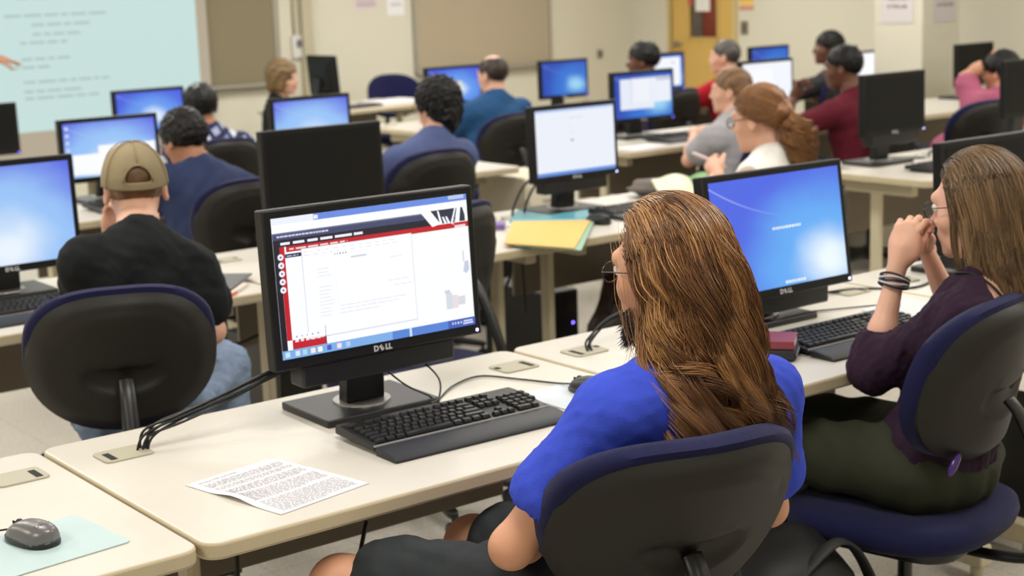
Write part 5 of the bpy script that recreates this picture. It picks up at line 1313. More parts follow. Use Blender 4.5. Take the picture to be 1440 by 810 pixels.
# beard: short strands over the jaw
rg = np.random.default_rng(3)
def scalp_points(q, n, test, grow=0.0, rg=rg):
    out = []
    while sum(len(o) for o in out) < n:
        v = rg.normal(size=(n*3, 3)); v /= np.linalg.norm(v, axis=1, keepdims=True)
        p = v*np.array([.076+grow, .095+grow, .088+grow])+np.array([0, -.012, .028]); out.append(p[test(p)])
    p = np.concatenate(out)[:n]; nn = (p-np.array([0, -.012, .028]))/np.array([.076, .095, .088])**2; nn /= np.linalg.norm(nn, axis=1, keepdims=True)
    return p, nn
bn = 1400
u = rg.uniform(-1, 1, bn); v = rg.uniform(0, 1, bn)
bp_ = np.stack([.060*np.sin(u*1.5), .028+.062*np.cos(u*1.5), -.118+.066*v*(0.4+.6*np.abs(u))], 1)
bd = nrm((0, .2, -1))+rg.normal(size=(bn, 3))*.45+np.stack([bp_[:, 0]*8, np.full(bn, .3), np.zeros(bn)], 1)
bd /= np.linalg.norm(bd, axis=1, keepdims=True)
S_ = np.linspace(0, 1, 5)[None, :, None]
pts = bp_[:, None, :]+bd[:, None, :]*S_*rg.uniform(.012, .028, (bn, 1, 1)); pts = pts@q.hrot.T+q.head
strand_mesh('beard', pts, rg.uniform(.0004, .0007, bn), rg.uniform(0, .5, bn), HDB, r)
# long hair: a base volume and fibres over it
back = [(ellip(T((0, -.045, -.055)), (.074, .062, .11)), .03), (ellip(T((.012, -.062, -.145)), (.070, .042, .09)), .04)]
holes = [(ellip(T((0, .115, -.03)), (.072, .085, .115), q.hrot), .012)]
hair_cap(q, r, HM, h=.0055, grow=.001, slope=.55, z0=-.004, amp=.0006, extra=back, holes=holes, rnd=.35, name='hair')
def long_hair(q, root, m, n, length, coll, test, part, g, rad, seed, curl=.010, fwd=.0, S=34, lift=(.004, .016), bright=.5, fan=1.0, locks=170, tuft=.7, width=.112):
    rg = np.random.default_rng(seed)
    lf = rg.uniform(lift[0], lift[1], n); p, nn = scalp_points(q, n, test, 0.0, rg); ce_ = A3((0, -.012, .028)); p = ce_+(p-ce_)*(1+lf[:, None]*1.0/np.array([.076, .095, .088]))
    # comb direction: away from the parting, down over the skull
    d = np.stack([(p[:, 0]-part)*6*fan, -0.9-0*p[:, 0], -np.clip((.118-p[:, 2])/.09, 0, 1)], 1); d -= nn*(d*nn).sum(1, keepdims=True); d /= np.linalg.norm(d, axis=1, keepdims=True)
    roots = p@q.hrot.T+q.head; dirs = d@q.hrot.T
    L = rg.uniform(length[0], length[1], n)+(p[:, 2]-.03)*1.35-.35*np.maximum(0, p[:, 1]-.0)*0
    pts = comb(roots, dirs, L, S, coll, g=g, jit=.005, rng=rg, lift=lf)
    ncl = min(locks, n//6); cen = rg.choice(n, ncl, replace=False); dist = ((p[:, None, :]-p[None, cen, :])**2*np.array([1, 1, .5])).sum(2); ci = dist.argmin(1)
    tt = np.linspace(0, 1, S); wv = (tuft*np.clip((tt-.12)/.6, 0, 1)**1.1)[None, :, None]
    rel = L/L[cen[ci]]
    gd = pts[cen[ci]]; pts = pts*(1-wv)+(gd+(pts-gd)*.15)*wv
    lat = (pts-q.head)@q.r; lim = np.interp(np.linspace(0, 1, S), [0, .5, 1], [.13, width, width*.92])[None, :]; al = np.abs(lat); lo = np.minimum(.084, lim*.85); new = np.sign(lat)*np.where(al > lo, lo+(lim-lo)*np.tanh((al-lo)/(lim-lo)), al); pts += (new-lat)[..., None]*q.r
    # locks: neighbouring fibres share a wave, growing to the tips
    t = np.linspace(0, 1, S)
    ph = rg.uniform(0, 6.28, ncl)[ci]; fr = rg.uniform(.8, 1.7, ncl)[ci]; am = rg.uniform(.4, 1.3, ncl)[ci]*curl
    w = (t[None, :]**1.7)*am[:, None]; ang = 2*np.pi*fr[:, None]*t[None, :]*1.6+ph[:, None]
    pts[..., 0] += w*np.cos(ang); pts[..., 1] += w*np.sin(ang)*.7; pts[..., 2] += w*.5*np.sin(ang*1.3)
    rnd = np.clip(rg.normal(bright, .12, n)+rg.normal(0, .17, ncl)[ci], 0, 1)
    return strand_mesh('hair_strands', pts, rg.uniform(rad[0], rad[1], n), rnd, m, root)
HE = lambda q, g_=0.0: ('e', q.head+q.hrot@A3((0, -.012, .028)), A3((.076+g_, .095+g_, .088+g_)), q.hrot)
coll = [HE(q), ('e', T((0, -.035, -.06)), A3((.066, .055, .11)), np.eye(3)), ('e', q.S-A3((0, .0, .07)), A3((.16, .104, .13)), np.eye(3)), ('c', (q.sh[0], q.sh[1]), .050, None)]
long_hair(q, r, HM, 9000, (.31, .375), coll, lambda p: (p[:, 2] > -.045) & (p[:, 1] < np.where(p[:, 2] > .085, .060, .012+.3*(p[:, 2]-.02))), -.01, .20, (.0005, .00095), 17, curl=.050, lift=(.006, .022), bright=.50)
# loose flyaway strands
long_hair(q, r, HM, 120, (.24, .38), coll, lambda p: (p[:, 2] > .0) & (p[:, 1] < .07), -.01, .18, (.00025, .0004), 23, curl=.024, lift=(.016, .024), bright=.8)

# ---- woman in purple at the right
q = skeleton((1.845, -.19, 1.125), 12, (1.74, -.16, .545), hy=8, hp=8, sw=.165, female=True, S=(1.835, -.235, .915), tilt=.0,
             knees=((1.50, .22, .56), (1.72, .28, .56)), ankles=((1.52, .20, .10), (1.74, .30, .10)),
             wrists=((1.752, -.045, .995), (1.925, .02, 1.0)), poles=((-1, .35, -1.2), (1, .6, -1.2)))
# elbows rest against the desk edge
q.el[0] = A3((1.665, -.045, .752)); q.el[1] = A3((2.02, -.03, .765)); WOM = q
r = person('woman in a dark purple top with clasped hands before her mouth, seated at the right', q)
hs = [hand_prims(q.wr[0], (.28, -.10, .95), (.85, .30, -.2), 1, (58, 64, 66, 64), .92, thumb=.1), hand_prims(q.wr[1], (-.80, -.30, .55), (-.45, -.25, -.85), 1, (40, 44, 46, 48), .92, thumb=.1)]
make_body(q, r, SKIN['fair'], .0065, hs, hh=.004, hd=.0042)
PUR = cloth('purple_knit', (42, 22, 42), bump=0.5, bscale=300, var=0.15)
P = torso_prims(q)
for i in (0, 1): P += arm_prims(q, i, 0, 1.14, (.058, .056), (.054, .052))
garment('top', q, r, P, PUR, .0058, .011, clips=[((0, 0, -1), q.hip-A3((0, 0, .12)))], cuts=[(ellip(q.S+A3((.035, -.10, .05)), (.155, .12, .115), ypr(12)), .012), (capsule(q.S+A3((0, 0, .02)), q.head, .085, .08), .012)],
        noise=[(.0035, .10, 15), (.0022, .05, 18, dict(sharp=True))])
st = MB()
o3 = np.array(r.location)
for a in ((-.085, -.075, .045),):
    pts = [q.S+A3(v)-o3 for v in ((-.108, .02, .075), (-.105, -.03, .078), (-.085, -.075, .045), (-.06, -.10, -.01), (-.045, -.115, -.06))]
    st.tube(spline([tuple(p) for p in pts], 6), .0045, 6, flat=.5)
st.build('bra_strap', mat('black_strap', (16, 14, 16), 0.6), r, smooth=True)
L = [(ellip(q.hip, (.175, .125, .115)), .04)]
for i in (0, 1): L += leg_prims(q, i, 1.9)
garment('trousers', q, r, L, OLIVE, .008, .012, clips=[(A3((0, 0, 1))-q.f*.75, q.hip+A3((0, 0, .10)))], noise=[(.004, .11, 4)])
for i in (0, 1): shoe(q, i, r, SHOE)
glasses(q, r, mat('glasses_dark', (40, 40, 60), 0.3, metal=0.6))
# wrapped bracelet
br = MB(); ax = nrm(q.wr[0]-q.el[0]); u_ = nrm(np.cross(ax, (1, 0, 0))); w_ = np.cross(ax, u_); ct = q.el[0]+(q.wr[0]-q.el[0])*.80
for k in range(5):
    c0 = ct+ax*(k-2)*.0062
    ring = [tuple(c0+(u_*math.cos(t)+w_*math.sin(t))*.0335+ax*.003*math.sin(t*2+k)-o3) for t in [2*math.pi*j/24 for j in range(25)]]
    br.tube(ring, .0028, 6, mi=k % 2)
br.build('bracelet', [mat('cord_black', (22, 22, 26), 0.6), mat('cord_white', (196, 194, 200), 0.4)], r, smooth=True)
T = lambda p: q.head+q.hrot@A3(p)
tg = MB(); tg.ball((0, 0, 0), (.012, .008, .030), 12); tg.xf(Matrix.Translation(Vector(A3((1.60, -.32, .60))-o3)) @ Matrix.Rotation(R(40), 4, 'Y')); tg.build('pendant', mat('purple_plastic', (64, 36, 110), 0.2), r, smooth=True)
back = [(ellip(T((.0, -.042, -.05)), (.074, .060, .10)), .03), (ellip(T((.01, -.058, -.115)), (.075, .042, .075)), .04)]
holes = [(ellip(T((0, .115, -.03)), (.076, .090, .115), q.hrot), .012), (ellip(T((-.085, .02, -.03)), (.03, .05, .045), q.hrot), .01)]
hair_cap(q, r, HW, h=.0055, grow=.001, slope=.55, z0=0, amp=.0006, extra=back, holes=holes, rnd=.35)
coll = [HE(q), ('e', T((0, -.035, -.06)), A3((.068, .055, .10)), np.eye(3)), ('e', q.S-A3((0, .02, .08)), A3((.17, .085, .12)), np.eye(3)), ('c', (q.sh[0], q.sh[1]), .055, None)]
long_hair(q, r, HW, 5600, (.27, .32), coll, lambda p: (p[:, 2] > -.045) & (p[:, 1] < np.where(p[:, 2] > .085, .070, .020+.5*(p[:, 2]-.02))), .0, .24, (.0005, .0009), 31, curl=.012, lift=(.006, .018), bright=.45)

# ---- man in the tan cap
q = skeleton((.665, 1.69, 1.135), -14, (.55, 1.50, .575), hy=-18, hp=10, sw=.142, S=(.600, 1.555, .955), tilt=-.16, girth=.92,
             knees=((.58, 1.86, .57), (.90, 1.70, .585)), ankles=((.60, 1.84, .10), (.91, 1.74, .10)),
             wrists=((.672, 1.89, .975), (.62, 1.70, .68)), poles=((-.25, .6, -1), (.7, -.8, -1)))
q.el[1] = A3((.75, 1.46, .755)); q.el[0] = A3((.56, 1.79, .80))
r = person('man in a tan baseball cap, black tee and blue jeans seated at the left', q)
make_body(q, r, SKIN['fair'], .008, hands_for(q, {0: dict(d=(.1, -.05, 1), n=(.3, -1, 0), curl=(40, 45, 48, 50))}), hh=.005, hd=.005)
BT = cloth('black_cotton', (16, 19, 21), var=0.12, bump=0.2)
P = torso_prims(q)
for i in (0, 1): P += sleeve(q, i, .54, .016)
garment('shirt', q, r, P, BT, .0075, .014, clips=[((0, 0, -1), q.hip-A3((0, 0, .05)))], cuts=neck_cut(q, .072), noise=[(.0035, .11, 25), (.002, .06, 28, dict(sharp=True))])
L = [(ellip(q.hip, (.17, .125, .115)), .04)]
for i in (0, 1): L += leg_prims(q, i, 1.93)
garment('jeans', q, r, L, DENIM, .008, .014, clips=[(A3((0, 0, 1))-q.f*.75, q.hip+A3((0, 0, .10)))], noise=[(.005, .10, 4), (.003, .05, 6, dict(sharp=True))])
for i in (0, 1): shoe(q, i, r, SHOE)
hair_cap(q, r, HLB, h=.006, grow=.003, slope=.45, z0=-.02, amp=.001, rnd=.45)
# the cap: dome of six panels with a strap opening at the back, brim in front
def ball_cap(q, root, m):
    o3 = np.array(root.location); T = lambda p: q.head+q.hrot@A3(p)-o3
    tl = np.array(Matrix.Rotation(R(13), 3, 'X')); c = A3((0, -.012, .030)); rad = A3((.091, .112, .116))
    NU, NV = 48, 16; V = []; F = []
    for j in range(NV+1):
        e = math.pi/2*j/NV
        for i in range(NU):
            a = 2*math.pi*i/NU   # a=0 front (+y)
            rr = math.cos(e)**.85; sq = 1+0.012*math.cos(6*a)*math.cos(e)*0
            p = A3((math.sin(a)*rr*rad[0], math.cos(a)*rr*rad[1], math.sin(e)*rad[2] - .022))
            V.append(T(c+tl@p))
    for j in range(NV):
        for i in range(NU):
            i2 = (i+1) % NU; a = 2*math.pi*(i+.5)/NU; z = j
            back_ = abs(a-math.pi)
            if 2 <= j <= 5 and back_ < .42*math.sqrt(max(0, 1-((j-2)/4.0)**2)): continue
            F.append((j*NU+i, j*NU+i2, (j+1)*NU+i2, (j+1)*NU+i))
    b = MB(); b.add(V, F); o = b.build('cap', m, root, smooth=True)
    s = o.modifiers.new('thickness', 'SOLIDIFY'); s.thickness = .003; s.offset = 1
    ss = o.modifiers.new('smooth', 'SUBSURF'); ss.levels = 1; ss.render_levels = 1
    br = MB(); pts0 = []; pts1 = []
    n = 16
    top = []; bot = []
    for k in range(n+1):
        a = -1.1+2.2*k/n; bx, by = math.sin(a)*rad[0], math.cos(a)*rad[1]
        ext = .068*math.cos(a*1.25)**.6 if abs(a*1.25) < 1.57 else 0
        top.append((T(c+tl@A3((bx, by, -.010))), T(c+tl@A3((bx*1.02, by+ext, -.022-.25*bx*bx*10)))))
    V = [p for t in top for p in t]; F = [(2*k, 2*k+1, 2*k+3, 2*k+2) for k in range(n)]
    br.add(V, F); bo = br.build('brim', m, o, smooth=True); s = bo.modifiers.new('thickness', 'SOLIDIFY'); s.thickness = .004
    sm_ = MB()
    for k in range(6):
        a = 2*math.pi*(k+.5)/6 if False else 2*math.pi*k/6
        pts = []
        for j in range(0 if k != 3 else 7, NV+1):
            e = math.pi/2*j/NV; rr = math.cos(e)**.85; pts.append(tuple(T(c+tl@A3((math.sin(a)*rr*(rad[0]+.0032), math.cos(a)*rr*(rad[1]+.0032), math.sin(e)*(rad[2]+.0032)-.022)))))
        sm_.tube(pts, .0014, 5)
    # rim of the strap opening
    pts = []
    for k in range(13):
        t = math.pi*k/12; da = .43*math.cos(t); e = math.pi/2*(2+4.1*math.sin(t))/NV; rr = math.cos(e)**.85; a = math.pi+da
        pts.append(tuple(T(c+tl@A3((math.sin(a)*rr*(rad[0]+.003), math.cos(a)*rr*(rad[1]+.003), math.sin(e)*(rad[2]+.003)-.022)))))
    sm_.tube(pts, .0028, 6)
    sm_.build('seam', mat('cap_seam', (140, 122, 90), 0.8), o, smooth=True)
    bt = MB(); bt.ball(tuple(T(c+tl@A3((0, 0, rad[2]-.021)))), (.007, .007, .005), 10); bt.build('button', m, o, smooth=True)
ball_cap(q, r, cloth('tan_cotton', (146, 131, 102), var=0.15, vscale=25))

# ---- man in navy, third row
q = skeleton((1.735, 3.60, 1.06), 0, (1.76, 3.42, .53), hy=8, hp=22, sw=.185, S=(1.77, 3.52, .885), tilt=-.20, girth=1.05, wrists=((1.60, 3.95, .80), (1.95, 3.9, .80)))
simple('man with black hair in a navy shirt bent towards the lit monitor, third row', q, SKIN['olive'], cloth('navy_cotton', (48, 58, 92)), DARKP, .010, .8, HB, dict(grow=.016, slope=.45, z0=-.02, rnd=.35))
# ---- man in patterned shirt, fourth row
q = skeleton((2.755, 5.50, 1.035), 0, (2.72, 5.30, .50), hy=-10, hp=10, sw=.185, S=(2.78, 5.45, .83), wrists=((2.6, 5.86, .80), (2.95, 5.83, .80)))
simple('man with black hair in a blue and white patterned shirt, fourth row', q, SKIN['olive'], plaid, DARKP, .012, .8, HB, dict(grow=.016, slope=.45, z0=-.02, rnd=.3, h=.008))
# ---- black-haired man in blue tee
q = skeleton((2.915, 3.46, 1.115), 0, (2.80, 3.40, .53), hy=6, hp=4, sw=.175, S=(2.83, 3.41, .905), wrists=((2.62, 3.84, .80), (2.98, 3.86, .80)), poles=((-.8, -.2, -1), None))
r = simple('black-haired man in a greyish blue tee with his back to us, third row', q, SKIN['fair'], cloth('dusty_blue_cotton', (82, 92, 134)), DARKP, .010, .8, HB,
           dict(grow=.022, slope=.30, z0=-.035, amp=.006, rnd=.3, extra=[(ellip(q.head+q.hrot@A3((0, -.06, -.035)), (.078, .055, .075), q.hrot), .03), (capsule(q.head+q.hrot@A3((-.015, -.088, -.06)), q.head+q.hrot@A3((-.005, -.075, -.115)), .035, .018), .03)], holes=[(ellip(q.head+q.hrot@A3((0, .12, -.03)), (.08, .075, .10), q.hrot), .01)]))
glasses(q, r, M['chairmetal'])
# ---- bald man
q = skeleton((4.73, 5.46, 1.085), 2, (4.62, 5.32, .50), hy=8, hp=4, sw=.205, girth=1.12, S=(4.70, 5.41, .875), wrists=((4.50, 5.83, .80), (4.92, 5.85, .80)))
T = lambda p: q.head+q.hrot@A3(p)
simple('balding man in a teal blue shirt seated in front of the right pin board', q, SKIN['fair'], cloth('teal_cotton', (38, 80, 124)), DARKP, .012, .9, HDB, dict(grow=.007, slope=.50, z0=-.01, holes=[(ellip(T((0, .02, .125)), (.064, .10, .058), q.hrot), .01)], amp=.002, rnd=.35, h=.008))
# ---- dark head above the monitor
q = skeleton((6.045, 5.52, 1.095), 20, (6.02, 5.36, .50), hy=35, hp=4, sw=.18, wrists=((5.85, 5.86, .80), (6.2, 5.86, .80)))
simple('person with black hair whose head shows above the monitor left of the yellow door', q, SKIN['brown'], cloth('plum_cotton', (60, 50, 70)), DARKP, .013, .8, HB, dict(grow=.015, slope=.55, z0=.0, rnd=.5, h=.008))
# ---- man in red
q = skeleton((6.765, 5.46, 1.078), 10, (6.72, 5.28, .50), hy=28, hp=0, sw=.20, girth=1.12, S=(6.74, 5.41, .865), wrists=((6.40, 5.80, .82), (6.85, 5.86, .80)), poles=((-1, -.1, -.6), None))
simple('man with short grey hair in a red shirt in front of the yellow door', q, SKIN['fair'], cloth('red_cotton', (166, 22, 34)), DARKP, .012, .9, HG, dict(grow=.006, slope=.6, z0=-.005, rnd=.4, amp=.001, h=.008))
# ---- man in the grey tee
q = skeleton((4.785, 3.46, 1.05), 14, (4.74, 3.30, .49), hy=28, hp=2, sw=.195, S=(4.745, 3.41, .84), girth=1.06, wrists=((4.88, 3.84, .80), (5.05, 3.86, .80)), poles=((-.8, -.2, -1), None)); q.el[0] = A3((4.56, 3.55, .70))
simple('man with light brown hair in a light grey tee looking left, third row', q, SKIN['fair'], cloth('grey_cotton', (168, 166, 170)), DARKP, .009, .55, HLB, dict(grow=.008, slope=.62, z0=-.002, rnd=.5, amp=.002))
# ---- ponytail woman
q = skeleton((3.125, 1.69, 1.125), 14, (3.06, 1.56, .53), hy=14, hp=10, sw=.16, female=True, S=(3.12, 1.635, .915), wrists=((3.14, 1.93, .905), (3.36, 1.95, .80)), poles=((-1, .1, -.9), None), girth=.98)
r = person('woman with a curly auburn ponytail and sleeveless white top writing with a pen', q)
make_body(q, r, SKIN['fair'], .008, hands_for(q, {0: dict(d=(.3, .75, .45), n=(.75, -.2, -.6), curl=(62, 64, 66, 68), thumb=.25)}), hh=.0045, hd=.005)
garment('top', q, r, torso_prims(q), cloth('white_knit', (232, 228, 220), vscale=30, bump=0.5, bscale=200), .0075, .012, clips=[((0, 0, -1), q.hip-A3((0, 0, .06)))],
        cuts=[(ellip(q.sh[i]+q.r*(-1, 1)[i]*.035, (.055, .085, .105)), .01) for i in (0, 1)]+neck_cut(q, .058), noise=[(.002, .08, 3)])
L = [(ellip(q.hip, (.17, .125, .115)), .04)]
for i in (0, 1): L += leg_prims(q, i, 1.93)
garment('trousers', q, r, L, DARKP, .010, .010, clips=[(A3((0, 0, 1))-q.f*.75, q.hip+A3((0, 0, .10)))], noise=[(.003, .12, 3)])
for i in (0, 1): shoe(q, i, r, SHOE)
T = lambda p: q.head+q.hrot@A3(p)
glasses(q, r, mat('glasses_brown', (60, 40, 34), 0.3), r=.022, w=.002)
hair_cap(q, r, HR, h=.006, grow=.012, slope=.70, z0=.012, amp=.0015, rnd=.4, extra=[(ellip(T((.0, -.105, .005)), (.035, .035, .035)), .03)])
rg = np.random.default_rng(44); n = 3000; p, nn = scalp_points(q, n, lambda p: (p[:, 2] > .012+.70*p[:, 1]-.01), .010, rg)
# pulled-back hair on the skull
S_ = 12; tie = A3((0, -.125, .0)); t = np.linspace(0, 1, S_)
pts = p[:, None, :]*(1-t)[None, :, None]+tie*t[None, :, None]+rg.normal(size=(n, 1, 3))*.004
ce = A3((0, -.012, .028)); rr = A3((.090, .109, .102)); l = (pts-ce)/rr; dd = np.linalg.norm(l, axis=2, keepdims=True); pts = np.where(dd < 1, ce+l/dd*rr, pts)
strand_mesh('hair_strands', pts@q.hrot.T+q.head, rg.uniform(.0005, .0008, n), np.clip(rg.normal(.45, .2, n), 0, 1), HR, r)
# curly tail
n = 2400; S_ = 40; t = np.linspace(0, 1, S_); base = T((0, -.125, .0))
a = rg.uniform(0, 6.28, n); rad_ = np.sqrt(rg.uniform(0, 1, n)); L_ = rg.uniform(.14, .25, n)
ncl = 46; ci = rg.integers(0, ncl, n); ca, cr = rg.uniform(0, 6.28, ncl), np.sqrt(rg.uniform(0, 1, ncl)); a = ca[ci]+rg.normal(size=n)*.25; rad_ = np.clip(cr[ci]+rg.normal(size=n)*.08, 0, 1.1)
spread = .052*np.sin(np.pi*np.clip(t*.75+.12, 0, 1))
back_dir = q.hrot@A3((.25, -1, 0)); side = nrm(np.cross(back_dir, (0, 0, 1)))
cx = base+back_dir*(.05*np.sin(t*1.6))[:, None]+A3((0, 0, -1))*0
pts = cx[None]+A3((0, 0, -1))*(t[None, :, None]*L_[:, None, None])+(side*np.cos(a)[:, None, None]+back_dir*np.sin(a)[:, None, None])*(rad_[:, None, None]*spread[None, :, None])
fr = rg.uniform(3.5, 5.5, ncl)[ci]; ph = rg.uniform(0, 6.28, ncl)[ci]; w = .012*np.minimum(1, t*3)
ang = 2*np.pi*fr[:, None]*t[None]+ph[:, None]; pts += w[None, :, None]*(np.cos(ang)[..., None]*side+np.sin(ang)[..., None]*back_dir)
strand_mesh('ponytail', pts, rg.uniform(.0005, .0009, n), np.clip(rg.normal(.5, .2, n)+.15*np.sin(ci), 0, 1), HR, r)
hp_ = q.wr[0]+nrm((.3, .75, .45))*.085
pn = thing('pen', 'white pen held by the ponytail woman', 'pen', tuple(hp_))
b = MB(); b.lathe([(.0, -.085), (.003, -.08), (.007, -.07), (.007, .06), (.005, .072), (.0, .073)], n=12); b.xf(frame((0, 0, 0), (0, 0, 1), (-.80, .35, .40))); b.build('barrel', mat('pen_white', (226, 214, 216), 0.3), pn, smooth=True, auto=40)
# ---- man in maroon
q = skeleton((5.665, 3.46, 1.118), 6, (5.72, 3.36, .51), hy=22, hp=6, sw=.20, S=(5.70, 3.41, .895), girth=1.12, wrists=((5.48, 3.66, .96), (5.9, 3.86, .80)), poles=((-1, .1, -1), None))
simple('man in a maroon shirt resting his chin on his hand, left of the pillar', q, SKIN['brown'], cloth('maroon_cotton', (92, 22, 36)), DARKP, .010, .9, HB, dict(grow=.010, slope=.55, z0=0, rnd=.25, amp=.002), spec={0: dict(d=(.4, -.2, 1), n=(.4, -1, .2), curl=(60, 60, 60, 60))})
# ---- person behind him
q = skeleton((7.80, 5.42, 1.085), 25, (7.78, 5.27, .50), hy=50, hp=0, sw=.18, wrists=((7.6, 5.84, .80), (7.95, 5.86, .80)))
simple('person with black hair in the back row, behind the man in maroon', q, SKIN['brown'], cloth('charcoal_cotton', (50, 48, 52)), DARKP, .013, .8, HB, dict(grow=.014, slope=.5, z0=-.01, rnd=.3, h=.008))
# ---- man with the raised arm
q = skeleton((6.72, 3.18, 1.035), -5, (6.50, 3.36, .52), hy=5, hp=6, sw=.175, S=(6.66, 3.16, .83), wrists=((6.72, 3.20, 1.135), (6.8, 3.5, .58)), poles=((-1, -.15, .5), None)); q.el[0] = A3((6.585, 3.33, 1.00))
simple('man in a pink shirt with one arm laid over his head at the right edge', q, SKIN['tan'], cloth('pink_cotton', (172, 92, 118)), DARKP, .010, .8, HB, dict(grow=.014, slope=.5, z0=-.01, rnd=.3), spec={0: dict(d=(1, .05, -.05), n=(0, .2, -1), curl=(15, 15, 18, 20))})
# ---- blonde woman facing the class
q = skeleton((4.40, 7.52, 1.03), -125, (4.36, 7.58, .46), hy=-140, hp=4, sw=.165, female=True, girth=1.1, S=(4.39, 7.55, .815), wrists=((4.72, 7.50, .84), (4.52, 7.25, .76)), poles=((1, .2, -.8), None))
r = simple('blonde woman in a black jacket and green scarf seated by the front wall', q, SKIN['fair'], cloth('black_wool', (24, 22, 24)), DARKP, .011, .8, HBL,
           dict(grow=.022, slope=.30, z0=-.03, amp=.006, rnd=.45, h=.008, extra=[(ellip(q.head+q.hrot@A3((sx*.07, .0, -.035)), (.026, .05, .065), q.hrot), .02) for sx in (-1, 1)]+[(ellip(q.head+q.hrot@A3((0, -.06, -.05)), (.08, .05, .07), q.hrot), .02)], holes=[(ellip(q.head+q.hrot@A3((0, .12, -.035)), (.055, .06, .088), q.hrot), .01)]), long_sleeve=True, top_name='jacket')
garment('scarf', q, r, [(capsule(q.S+q.f*.06+q.rr*.07, q.S+q.f*.10-q.up*.10, .035, .03), .02), (capsule(q.S+q.f*.06-q.rr*.07, q.S+q.f*.10-q.up*.10, .035, .03), .02), (capsule(q.S-q.rr*.06+q.up*.04, q.S+q.rr*.06+q.up*.04, .045), .03)], cloth('pale_green_scarf', (166, 178, 130)), .009, .006, noise=[(.004, .05, 6)])
# ---- presenter at the screen: only the pointing arm reaches into the picture
q = skeleton((1.99, 8.50, 1.60), 180, (1.98, 8.52, .93), hy=200, sw=.19, S=(1.98, 8.50, 1.39), knees=((2.07, 8.50, .50), (1.88, 8.50, .50)), ankles=((2.08, 8.53, .09), (1.87, 8.53, .09)), wrists=((2.70, 8.46, 1.245), (1.72, 8.40, .90)), poles=((.2, .1, -1), (0, 1, 0)))
simple('standing person at the left edge whose bare arm points across the projection screen', q, SKIN['olive'], cloth('white_shirt', (200, 200, 204)), DARKP, .012, .7, HB, dict(grow=.010, h=.008), spec={0: dict(d=(1, 0, -.18), n=(0, .25, -1), curl=(6, 10, 16, 22))})

# ------------------------------------------------------------------ where the chairs stand
chair('task chair of the long-haired man in blue, nearest to us', .672, -.343, -14, -.07)
chair('task chair under the woman in purple at the right edge', 1.70, -.115, 13, -.03)
chair('task chair of the man in the tan cap, black back towards us', .475, 1.44, -20, -.02)
chair('empty task chair half hidden behind the right edge of the front lit monitor', 1.53, 1.655, 20, .03)
chair('task chair behind the man in navy', 1.83, 3.36, -8, -.05)
chair('task chair behind the black-haired man in the blue tee', 2.70, 3.36, 0, -.02)
chair('task chair of the man in the grey tee', 4.70, 3.32, 20, -.12)
chair('task chair of the ponytail woman', 3.04, 1.55, 10, 0)
chair('task chair of the man in maroon', 5.72, 3.30, 25, -.05)
chair('task chair of the man with the raised arm at the right edge', 6.42, 3.22, -8, -.08)
chair('task chair behind the man in the patterned shirt', 2.66, 5.22, -4, -.08)
chair('task chair behind the balding man in teal', 4.58, 5.24, 0, -.10)
chair('task chair behind the man in red', 6.66, 5.24, 22, -.10)
chair('task chair of the person whose dark head shows above a monitor', 6.0, 5.32, 8, -.06)
chair('task chair of the person behind the man in maroon', 7.66, 5.36, 15, -.06)
chair('blue task chair behind the teacher desk with its cushion towards us', 5.98, 8.40, 168, -.06)
chair('task chair of the blonde woman by the front wall', 4.60, 7.72, 150, -.14)


# the nearest chair has its backrest tilted further back
c0 = bpy.data.objects['task_chair']; c0.scale = (1.0, 1, .95); c0.location.y += .055; c0.location.x += .012
for ch in c0.children:
    if ch.name.startswith('backrest'):
        pv = Vector((0, -.235, .70)); ch.matrix_local = Matrix.Translation(pv) @ Matrix.Rotation(R(15), 4, 'X') @ Matrix.Translation(-pv)
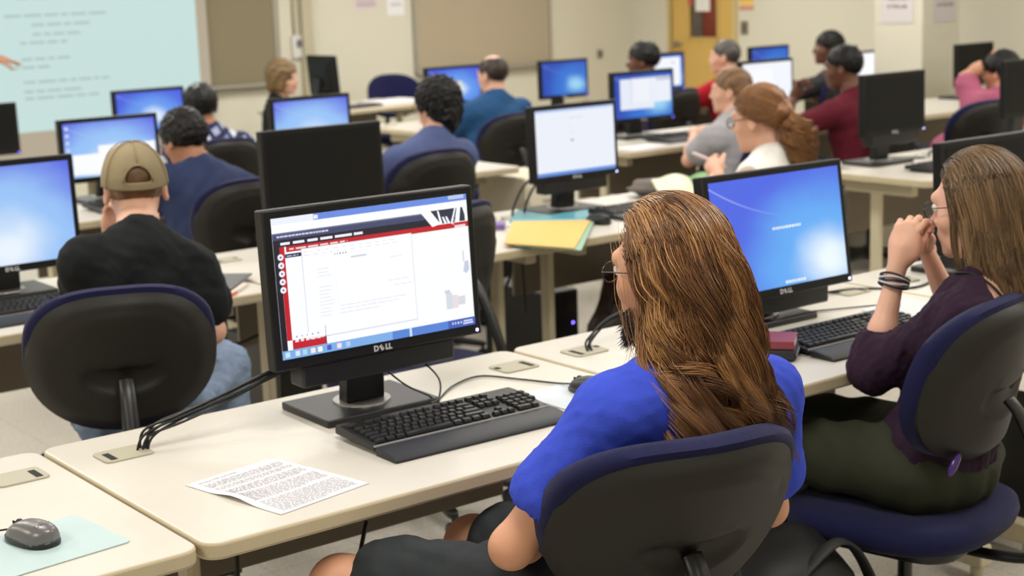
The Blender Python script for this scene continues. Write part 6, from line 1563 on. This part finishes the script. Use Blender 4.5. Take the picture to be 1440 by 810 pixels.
# ------------------------------------------------------------------ light, camera
def area(name, loc, sx, sy, power, col=(1.0, 0.972, 0.925)):
    l = bpy.data.lights.new(name, 'AREA'); l.shape = 'RECTANGLE'; l.size = sx; l.size_y = sy; l.energy = power; l.color = col
    o = bpy.data.objects.new(name, l); COL.objects.link(o); o.location = loc; return o
for ix, x in enumerate((-2.4, 0.3, 2.9, 5.4, 7.4)):
    for iy, y in enumerate((-3.2, -0.6, 2.0, 4.6, 7.0)):
        area('troffer_light', (x, y, CZ-0.02), 0.6, 1.2, 10 if y < -3 else 35 if y < 0 else ((30 if x < 5 else 24) if y < 6 else 44))
area('corridor_fill', (WX+0.9, 8.7, CZ-0.1), 0.4, 1.2, 70)
w = bpy.data.worlds.new('room_air'); SC.world = w; w.use_nodes = True
w.node_tree.nodes['Background'].inputs[0].default_value = (0.9, 0.92, 1, 1); w.node_tree.nodes['Background'].inputs[1].default_value = 0.05

cam = bpy.data.cameras.new('camera'); co = bpy.data.objects.new('camera', cam); COL.objects.link(co); SC.camera = co
FPX, CX, CY, CZc, YAW, PIT, ROL = 2177.47569, -1.078866, -2.289138, 1.657312, 0.65075968, 0.196424839, -0.0353717
cam.sensor_width = 36.0; cam.lens = FPX/1440*36.0; cam.clip_start = 0.05; cam.clip_end = 60
f = Vector((math.sin(YAW)*math.cos(PIT), math.cos(YAW)*math.cos(PIT), -math.sin(PIT))); rt = Vector((math.cos(YAW), -math.sin(YAW), 0)); up = rt.cross(f)
r2 = rt*math.cos(ROL)+up*math.sin(ROL); u2 = -rt*math.sin(ROL)+up*math.cos(ROL)
m = Matrix.Identity(4)
for i in range(3): m[i][0], m[i][1], m[i][2], m[i][3] = r2[i], u2[i], -f[i], (CX, CY, CZc)[i]
co.matrix_world = m
cam.dof.use_dof = True; cam.dof.focus_distance = 2.62; cam.dof.aperture_fstop = 5.0
SC.view_settings.view_transform = 'Standard'; SC.view_settings.look = 'None'; SC.view_settings.gamma = 1.0; SC.view_settings.use_curve_mapping = False
SC.view_settings.exposure = 0.0
SC.cycles.use_denoising = True; SC.cycles.max_bounces = 6; SC.cycles.diffuse_bounces = 3; SC.cycles.glossy_bounces = 2; SC.cycles.transmission_bounces = 3; SC.cycles.caustics_reflective = False; SC.cycles.caustics_refractive = False
